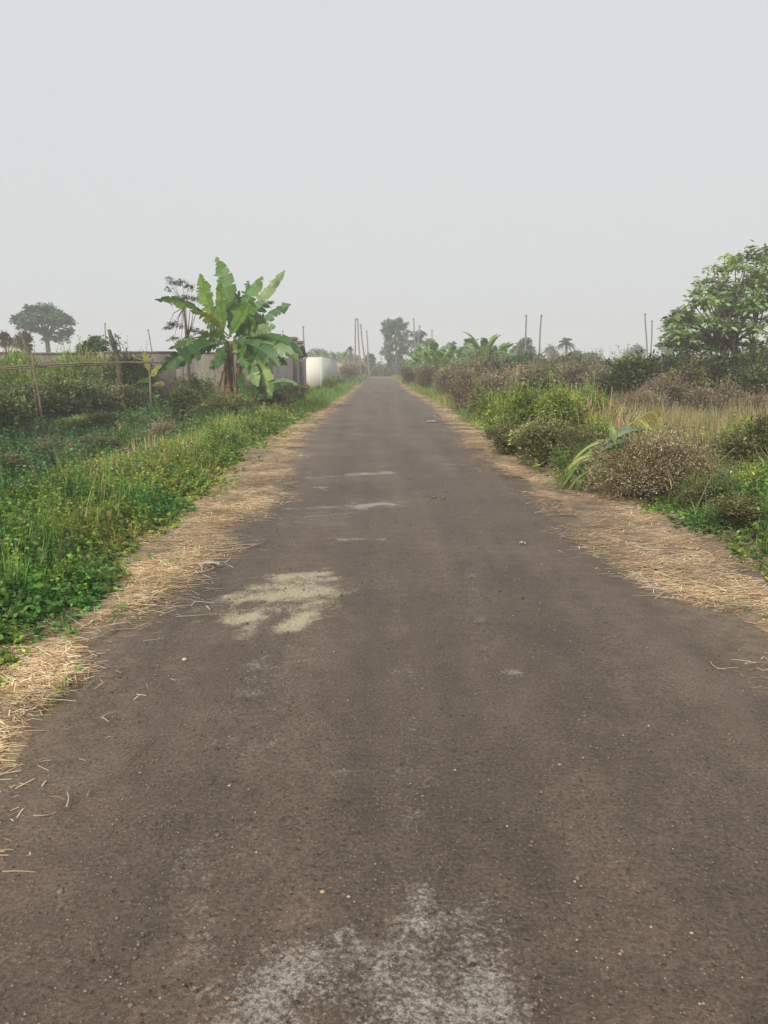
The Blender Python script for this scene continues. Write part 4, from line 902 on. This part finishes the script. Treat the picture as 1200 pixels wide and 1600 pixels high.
# ------------------------------------------------------------------ palms
def frond(mb, B, d, L, droop, nl, ll, col, w=.05):
    t = np.linspace(0, 1, nl); B = np.asarray(B, float); d = nrm(np.asarray(d, float))
    P = B + d * L * t[:, None] - np.array([0, 0, 1.0]) * (droop * L * t ** 2)[:, None]
    tube(mb, P[::max(1, nl // 6)], .02, col, 4, False); T = nrm(np.gradient(P, axis=0)); S = nrm(np.cross(T, [0, 0, 1.0]))
    for sg in (-1, 1):
        D = S * sg + T * .6 - np.array([0, 0, .45]); LL = ll * np.sin(np.clip(t * .85 + .12, 0, 1) * math.pi) ** .6
        leaves(mb, P, D, LL, w, jit(col, nl, .12, .05), .1, .2)
def palm(name, u, v, Y, crown_px, label, kind='coconut', lean=0):
    s_ = Y / F; top = atY(u, v, Y); c = Vector((top.x, Y, top.z - crown_px * s_ * .55)); base = Vector((top.x + lean, Y, float(gz(top.x, Y))))
    e = empty(name, base, 0, label, 'palm tree'); mb = MB(); ts = np.linspace(0, 1, 8)
    tube(mb, [base.lerp(c, t) + Vector((.15 * math.sin(t * 3), 0, 0)) for t in ts], [.2 - .07 * t for t in ts], (1, 1, 1), 8); mb.build('trunk', M_BARK, e, base, True)
    Lr = crown_px * s_ * .62; mb = MB()
    if kind == 'coconut':
        for k in range(26):
            a = k * 2.4; el = random.uniform(-.35, 1.3); d = (math.cos(a) * math.cos(el), math.sin(a) * math.cos(el), math.sin(el))
            frond(mb, c, d, Lr * random.uniform(.85, 1.1), .35 + .2 * math.cos(el), 16, Lr * .34, (.05, .085, .04), Lr * .035)
        mb.build('fronds', M_LEAF, e, base)
    else:
        for k in range(60):
            d = rdir(1, -.85, 1)[0]; q = np.array(tuple(c)) + d * Lr * rng.uniform(.35, .8)
            tube(mb, [tuple(c), tuple(q)], .03, (.06, .08, .04), 4, False)
            S = nrm(np.cross(d, rng.normal(size=3)))
            ang = np.linspace(-1.9, 1.9, 15); D = d[None] * np.cos(ang)[:, None] + S[None] * np.sin(ang)[:, None]
            leaves(mb, np.repeat(q[None], 15, 0), D, Lr * .36, Lr * .13, jit((.15, .23, .12), 15, .15, .05), .1, .05)
        mb.build('fan_leaves', M_LEAF, e, base)
    return e
palm('fan_palm', 618, 497, 124, 42, 'tall round headed fan palm just right of the road end', 'fan')
palm('coconut_palm', 653, 506, 110, 46, 'hazy coconut palm beside the leaning pole right of the fan palm')
palm('coconut_palm', 706, 528, 110, 20, 'small hazy coconut palm above the banana grove')
palm('coconut_palm', 885, 521, 95, 26, 'small dark palm above the thicket right of the paired poles')
palm('coconut_palm', 547, 539, 100, 10, 'tiny palm stub leaning left of the crossed poles')

# ------------------------------------------------------------------ poles
def pole(u0, v0, u1, v1, Y, wpx, label, cap=True, mat=M_POLE):
    top = atY(u0, v0, Y); bot = atY(u1, v1, Y); d = bot - top; k = (float(gz(bot.x, Y)) - .1 - top.z) / d.z; bot = top + d * k
    r = wpx * Y / F / 2; e = empty('utility_pole', bot, 0, label, 'pole'); mb = MB(); ts = np.linspace(0, 1, 10)
    tube(mb, [bot.lerp(top, t) + Vector((r * .35 * math.sin(t * 9 + u0), 0, 0)) for t in ts], [r * (1.15 - .3 * t) for t in ts], (1, 1, 1), 9); mb.build('shaft', mat, e, bot, True)
    if cap:
        mb = MB(); x, y, z = top; box(mb, x - r * 1.5, x + r * 1.5, y - r * .5, y + r * .5, z - r * 2.6, z - r * 1.4); mb.build('crossbar', mat, e, bot)
    return e
pole(556, 497, 554, 573, 88, 2.2, 'upright one of the two crossed poles left of the road end')
pole(558.5, 497, 563, 573, 90, 2.2, 'slanting one of the two crossed poles left of the road end')
pole(563.5, 506, 569, 558, 100, 2.2, 'leaning pole just right of the crossed pair')
pole(573, 516, 575, 555, 115, 2, 'shortest pole right of the crossed pair')
pole(646, 497, 649, 540, 96, 2.2, 'pole rising in front of the coconut palm')
pole(656, 508, 653, 540, 98, 2, 'pole hidden in the crown of the coconut palm')
pole(675, 515, 676, 540, 110, 1.8, 'thin pole above the banana grove')
pole(822, 491, 821.5, 560, 62, 2.6, 'left one of the two tall paired poles on the right')
pole(846, 491, 842, 560, 62, 2.6, 'right leaning one of the two tall paired poles')
pole(1008, 489, 1011, 552, 62, 2.4, 'taller pole of the close pair left of the big tree')
pole(1019, 500, 1017, 552, 66, 2.2, 'shorter pole of the close pair left of the big tree')
pole(164, 504, 164.5, 545, 62, 2.2, 'thin upright pole behind the left plaster wall')
pole(231, 514, 237, 545, 66, 2, 'thin leaning pole behind the plaster wall left of the sapling')
pole(474, 509, 475, 540, 72, 2.2, 'pole rising behind the gate pillars')
pole(442, 516, 442, 540, 74, 1.6, 'thin pole between banana leaves and gate pillars')
pole(191, 556, 192, 562, 60, .1, 'x', False).name = 'discard_me'
o_ = bpy.data.objects['discard_me']
for ch in list(o_.children): bpy.data.objects.remove(ch)
bpy.data.objects.remove(o_)

# ------------------------------------------------------------------ walls
def plaster(name, c1, c2, c3, scale=1.2, rough=.9):
    m, nt, p, out = new_mat(name); tc = N(nt, 'ShaderNodeTexCoord'); mp = N(nt, 'ShaderNodeMapping'); mp.inputs['Scale'].default_value = (1, 1, .35); nt.links.new(tc.outputs['Object'], mp.inputs[0])
    a = noise_node(nt, scale, 6, .7, mp.outputs[0], .4); b = noise_node(nt, 18, 5, .7, tc.outputs['Object'])
    c = ramp(nt, a.outputs[0], [(.3, c1), (.5, c2), (.68, c3)]); c = mix(nt, .6, c, ramp(nt, b.outputs[0], [(.3, .75), (.7, 1.2)]), 'MULTIPLY')
    nt.links.new(c, p.inputs['Base Color']); p.inputs['Roughness'].default_value = rough; bump(nt, p, b.outputs[0], .4, .01); return m
M_WALL = plaster('stained_plaster', (.09, .075, .065), (.19, .16, .14), (.28, .25, .22))
M_WALLD = plaster('weathered_concrete', (.14, .12, .11), (.22, .19, .17), (.30, .27, .25))
M_WHITE_SHADED = plaster('shaded_cream_paint', (.46, .47, .42), (.54, .55, .50), (.60, .60, .55), .6)  # white wall's side face: its shade is put into the paint colour
M_WHITE = plaster('cream_paint', (.80, .75, .64), (.86, .82, .73), (.88, .85, .78), .6)
M_BEIGE = plaster('faded_beige', (.40, .34, .29), (.48, .41, .36), (.54, .48, .43), .5)
def tin(name, c):
    m, nt, p, out = new_mat(name); tc = N(nt, 'ShaderNodeTexCoord'); a = noise_node(nt, 2.5, 6, .7, tc.outputs['Object'], .5)
    nt.links.new(ramp(nt, a.outputs[0], [(.3, tuple(x * .6 for x in c)), (.6, c), (.75, tuple(min(1, x * 1.25) for x in c))]), p.inputs['Base Color'])
    p.inputs['Roughness'].default_value = .6; p.inputs['Metallic'].default_value = .1; return m
M_TINP, M_TING, M_TINR = tin('faded_pink_tin', (.50, .37, .37)), tin('grey_tin', (.46, .48, .49)), tin('red_tin', (.38, .09, .09))
# plaster wall square to the road
Yw = 32.5; xr = -5.0; xl = -34.0
wl = empty('plaster_wall', (xr, Yw, -.4), 0, 'long stained grey brown plaster wall left of the banana plant', 'wall')
nsec = 9; wsec = (xr - xl) / nsec
mb = MB()
for k in range(nsec):
    x1 = xr - k * wsec; x0 = x1 - wsec; box(mb, x0 + .14, x1 - .14, Yw, Yw + .16, -.6, 2.06 + .03 * math.sin(k * 2.1))
mb.build('wall_panel', M_WALL, wl, (xr, Yw, -.4))
for k in range(nsec + 1):
    x1 = xr - k * wsec; mb = MB(); box(mb, x1 - .14, x1 + .14, Yw - .06, Yw + .22, -.6, 2.13); mb.build('pilaster', M_WALLD, wl, (xr, Yw, -.4))
for k in range(nsec):
    x1 = xr - k * wsec; mb = MB(); zt = 2.06 + .03 * math.sin(k * 2.1); box(mb, x1 - wsec + .15, x1 - .15, Yw - .04, Yw + .2, zt + .002, zt + .07); mb.build('coping', M_WALL, wl, (xr, Yw, -.4))
# sheet metal fence along the road
fe = empty('sheet_metal_fence', (-4.75, 43, 0), 0, 'faded pink and grey corrugated sheet fence along the left roadside', 'fence')
def corr(mb, y0, y1, x, z0, z1):
    n = int((y1 - y0) / .07); yy = np.linspace(y0, y1, n + 1); xx = x + .022 * np.sin(np.arange(n + 1) * math.pi / 1.5)
    V = np.concatenate([np.stack([xx, yy, yy * 0 + z0], 1), np.stack([xx, yy, yy * 0 + z1], 1), np.stack([xx - .004, yy, yy * 0 + z0], 1), np.stack([xx - .004, yy, yy * 0 + z1], 1)]); m = n + 1
    Q = [(i, i + 1, i + 1 + m, i + m) for i in range(n)] + [(i + 2 * m + 1, i + 2 * m, i + 3 * m, i + 1 + 3 * m) for i in range(n)]; mb.add(V, Q, (1, 1, 1))
yy = 32.8; k = 0
seq = [M_TING, M_TINR, M_TING, M_TINP, M_TING, M_TING, M_TINP, M_TINP, M_TING, M_TINP, M_TINP, M_TINP, M_TINR, M_TINP, M_TINP, M_TINP]
while yy < 51.2:
    L_ = 1.28; mb = MB(); corr(mb, yy, min(yy + L_, 52.2), -4.75 + .01 * (k % 2), .35, 2.02 + .05 * math.sin(k * 1.9)); o = mb.build('metal_sheet', seq[k % 16], fe, (-4.75, 43, 0), True)
    if seq[k % 16] is M_TINR: o['label'] = 'dull red metal sheet'
    yy += L_; k += 1
for y in np.arange(32.8, 52.2, 2.56):
    mb = MB(); box(mb, -4.88, -4.79, y - .04, y + .04, -.2, 2.0); mb.build('post', M_POLE, fe, (-4.75, 43, 0))
mb = MB(); box(mb, -4.85, -4.60, 32.8, 52.2, -.2, .32); mb.build('plinth', M_WALLD, fe, (-4.75, 43, 0))
gt = 'gate pillars beside the metal fence'
for (Yg, xg, h, lb) in ((44.0, -4.72, 3.12, 'taller grey gate pillar with a flat cap, left of the dark gap'), (47.5, -4.72, 3.02, 'lower grey gate pillar with a flat cap, right of the dark gap')):
    e = empty('gate_pillar', (xg, Yg, 0), 0, lb, 'pillar', gt)
    mb = MB(); box(mb, xg - .2, xg + .2, Yg - .2, Yg + .2, -.1, h - .12); mb.build('shaft', M_WALLD, e, (xg, Yg, 0))
    mb = MB(); box(mb, xg - .29, xg + .29, Yg - .29, Yg + .29, h - .118, h - .04); box(mb, xg - .22, xg + .22, Yg - .22, Yg + .22, h - .038, h + .03); mb.build('cap', M_WALLD, e, (xg, Yg, 0))
P, dd, i, c, rb = lump_pts(1500, .35, .3, 1.0, 10, 9)
mb = MB(); leaves(mb, P, dd + rdir(1500), .09, .05, pal([(.09, .06, .055), (.06, .05, .04)], [1, 1], 1500)); o = mb.build('dry_creeper', M_LEAF); o.location = (-4.45, 46.2, 1.75)
tag(o, 'dark dried creeper hanging over the metal fence between the gate pillars', 'creeper')
# white compound wall
xw, y0w, y1w = -3.85, 54.4, 74.0
ww = empty('white_wall', (xw, y0w, 0), 0, 'clean cream white compound wall at the left roadside', 'wall')
mb = MB(); box(mb, -6.2, xw, y0w, y0w + .2, -.2, 2.18); mb.build('front_panel', M_WHITE, ww, (xw, y0w, 0))
mb = MB(); box(mb, xw - .2, xw, y0w + .2, y1w, -.2, 2.18); mb.build('side_panel', M_WHITE_SHADED, ww, (xw, y0w, 0))
mb = MB(); box(mb, xw - .16, xw + .035, y0w - .035, y0w - .002, -.2, 2.178); mb.build('corner_shadow_strip', M_WHITE_SHADED, ww, (xw, y0w, 0))  # added strip, its greyer colour draws a shadow line down the corner
mb = MB(); box(mb, -6.2, xw + .03, y0w - .03, y0w + .23, 2.182, 2.24); box(mb, xw - .23, xw + .03, y0w + .232, y1w, 2.182, 2.24); mb.build('coping', M_BEIGE, ww, (xw, y0w, 0))
# far pale wall
Yf = 96; xa, xb = atY(524, 572, Yf).x, atY(557, 572, Yf).x
fwl = empty('pale_wall', (xa, Yf, 0), 0, 'low faded beige wall beyond the white one, behind the crossed poles', 'wall')
mb = MB(); box(mb, xa - 6, xb, Yf, Yf + .2, -.2, 1.95); mb.build('wall_panel', M_BEIGE, fwl, (xa, Yf, 0))
mb = MB(); box(mb, xa - 6, xb + .05, Yf - .05, Yf + .25, 1.952, 2.05); mb.build('coping', M_BEIGE, fwl, (xa, Yf, 0))

# ------------------------------------------------------------------ bamboo rail fence at the left
bf = empty('bamboo_rail_fence', (-11, 22, -.4), 0, 'rough bamboo rail fence with a leaning post over the left hollow', 'fence')
def bam(name, pts, r, Y=None):
    mb = MB(); P = [Vector(p) for p in pts]; Q = []
    for a, b2 in zip(P[:-1], P[1:]):
        for t in (0, .25, .5, .75): Q.append(a.lerp(b2, t) + Vector((0, 0, random.uniform(-.012, .012))))
    Q.append(P[-1]); tube(mb, Q, [r * random.uniform(.85, 1.12) for _ in Q], (1, 1, 1), 7); return mb.build(name, M_BAMBOO, bf, (-11, 22, -.4), True)
bam('rail', [atY(-60, 574, 22), atY(0, 574, 22), atY(60, 571, 22.1), atY(130, 567, 22.4), atY(200, 566, 22.8), atY(255, 566.5, 23)], .026)
bam('rail', [atY(-60, 578, 22.15), atY(20, 576, 22.15), atY(70, 573.5, 22.3), atY(140, 571, 22.5), atY(190, 569, 22.9)], .018)
for (u0, v0, u1, v1, Y, r) in ((30, 518, 50, 566, 21.95, .026), (50, 556, 61, 632, 21.9, .036), (47, 570, 56, 640, 22.0, .02), (-30, 560, -30, 640, 22.1, .04)):
    a = atY(u0, v0, Y); b2 = atY(u1, v1, Y); b2 = a + (b2 - a) * ((float(gz(b2.x, Y)) - .05 - a.z) / (b2.z - a.z)) if v1 > 600 else b2
    bam('post', [a, a.lerp(b2, .5) + Vector((.03, 0, 0)), b2], r)
# broken stump poking up over the wall
a = atY(170, 515, 27.5); b2 = atY(184, 560, 27.5); g0 = float(gz(b2.x, 27.5))
st = empty('broken_tree_stub', (b2.x, 27.5, g0), 0, 'bare broken slanting tree stub rising over the plaster wall', 'stump')
mb = MB(); tube(mb, [(b2.x + .05, 27.5, g0 - .1), tuple(b2), tuple(a.lerp(b2, .5)), tuple(a)], [.11, .09, .085, .06], (1, 1, 1), 9); mb.build('trunk', M_BARK, st, (b2.x, 27.5, g0), True)
mb = MB(); c1 = a.lerp(b2, .6); tube(mb, [tuple(c1), tuple(atY(182, 528, 27.5))], [.03, .012], (1, 1, 1), 6); mb.build('branch', M_BARK, st, (b2.x, 27.5, g0), True)
K = 260; P = np.array(tuple(atY(178, 535, 27.5)))[None] + rng.normal(0, .16, (K, 3)); mb = MB(); leaves(mb, P, rdir(K), .08, .045, pal([(.09, .15, .05)], [1], K)); mb.build('leaves', M_LEAF, st, (b2.x, 27.5, g0))

# ------------------------------------------------------------------ small things lying on the road
def on_road(u, v): q = at(u, v, .035); return Vector((q.x, q.y, .04))
def twig(pts, r, col, label, name='twig', cat='twig', group=None):
    mb = MB(); P = [on_road(*p) for p in pts]
    Q = [P[0] * (1 - t) ** 2 + P[1] * 2 * t * (1 - t) + P[2] * t * t for t in np.linspace(0, 1, 9)]
    tube(mb, Q, [r * (1 - .5 * k / 9) for k in range(9)], col, 6); return tag(mb.build(name, M_DRY, None, Q[0], True), label, cat, group)
S1 = (.46, .36, .22)
twig([(195, 1196), (222, 1172), (245, 1151)], .0028, (.2, .14, .09), 'thin brown twig lying aslant on the left part of the road')
twig([(104, 1262), (110, 1250), (105, 1239)], .0030, (.5, .42, .3), 'short curved pale stalk left of the road centre')
twig([(52, 1276), (64, 1277), (76, 1275)], .0026, S1, 'short pale straw lying level left of the curved stalk')
twig([(4, 1364), (30, 1362), (57, 1365)], .0026, S1, 'long straight pale straw near the lower left picture edge')
twig([(0, 1331), (10, 1329), (22, 1330)], .0026, S1, 'short straw stub at the left edge above the long straight straw')
twig([(136, 1246), (138, 1240), (141, 1233)], .0022, S1, 'small upright looking straw right of the curved stalk')
twig([(1110, 1034), (1112, 1046), (1134, 1047)], .0028, S1, 'thin curved pale straw near the right road edge')
twig([(160, 1122), (165, 1126), (171, 1129)], .0034, (.45, .4, .32), 'short thick pale straw by the left straw edge')
twig([(158, 1124), (166, 1118), (174, 1112)], .0020, S1, 'thin straw crossing the short thick one')
twig([(318, 858), (360, 868), (418, 846)], .006, (.5, .4, .28), 'long forked pale stem at the left straw edge')
twig([(345, 857), (380, 850), (400, 852)], .004, (.5, .4, .28), 'thin pale stem beside the long forked one')
twig([(322, 948), (326, 950), (328, 954)], .004, (.6, .55, .45), 'tiny bent pale straw above the lettered patch of yellow dust')
twig([(935, 838), (960, 836), (985, 839)], .005, S1, 'long straight straws end sticking out at the right straw edge')
# crushed plastic scrap and a few stones
def scrap(u, v, w, h, col, label, name='litter_scrap', cat='litter', s=1.0):
    q = on_road(u, v); r = np.random.default_rng(int(u)); n, m = 7, 4; X, Y_ = np.meshgrid(np.linspace(-w / 2, w / 2, n), np.linspace(-h / 2, h / 2, m))
    Z = .006 + r.uniform(0, .02, X.shape) * s; X = X + r.normal(0, w * .03, X.shape); Y_ = Y_ + r.normal(0, h * .08, Y_.shape)
    V = np.stack([X, Y_, Z], -1).reshape(-1, 3); i = np.arange(m - 1)[:, None] * n + np.arange(n - 1)[None]; Q = np.stack([i, i + 1, i + n + 1, i + n], -1).reshape(-1, 4)
    V2 = V - (0, 0, .003); Q2 = Q[:, ::-1] + len(V); mb = MB(); mb.add(np.concatenate([V, V2]), np.concatenate([Q, Q2]), col)
    o = mb.build(name, M_DRY); o.location = q; return tag(o, label, cat)
scrap(328, 886, .15, .06, (.42, .38, .33), 'crushed grey wrapper beside the left straw edge', s=1.6)
scrap(675, 659, .25, .2, (.6, .58, .54), 'small white scrap near the right road edge far ahead')
scrap(752, 670, .22, .18, (.62, .6, .56), 'white scrap in the straw at the right verge', s=2)
scrap(816, 851, .05, .03, (.6, .56, .5), 'tiny white chip on the right half of the road')
def stone(u, v, r, col, label):
    q = on_road(u, v); rr = np.random.default_rng(int(u + v)); mb = MB(); n = 8; V = []
    for a, (zz, k) in enumerate(((0, .85), (.35, 1), (.7, .75), (.9, .35))):
        for j in range(n): t = j / n * 6.283; V.append((math.cos(t) * r * k * rr.uniform(.8, 1.2), math.sin(t) * r * k * rr.uniform(.8, 1.2), zz * r))
    V.append((0, 0, r * .95)); Q = [(a * n + j, a * n + (j + 1) % n, (a + 1) * n + (j + 1) % n, (a + 1) * n + j) for a in range(3) for j in range(n)]
    mb.add(V, Q, col, [(3 * n + j, 3 * n + (j + 1) % n, 4 * n) for j in range(n)]); o = mb.build('stone', M_DRY); o.location = q - Vector((0, 0, .006)); return tag(o, label, 'stone')
stone(678, 778, .03, (.2, .16, .12), 'left one of two dark clods right of the road centre')
stone(693, 779, .03, (.18, .14, .11), 'right one of two dark clods right of the road centre')
stone(288, 1031, .013, (.55, .52, .46), 'pale pebble on the left half of the road')
stone(522, 1019, .006, (.6, .57, .5), 'tiny white pebble at the road centre')
stone(504, 1394, .008, (.5, .38, .22), 'small tan pebble on the near road centre')

# ------------------------------------------------------------------ haze
m = bpy.data.materials.new('haze'); m.use_nodes = True; nt_ = m.node_tree; nt_.nodes.clear()
out = N(nt_, 'ShaderNodeOutputMaterial'); pv = N(nt_, 'ShaderNodeVolumePrincipled')
pv.inputs['Color'].default_value = (.99, .99, 1, 1); pv.inputs['Density'].default_value = .0027; pv.inputs['Anisotropy'].default_value = .0
nt_.links.new(pv.outputs[0], out.inputs['Volume'])
mb = MB(); box(mb, -250, 250, -45, 300, -3, 15); hz = mb.build('haze', m); tag(hz, kind='stuff', label='pale even haze over the whole plain', cat='haze')
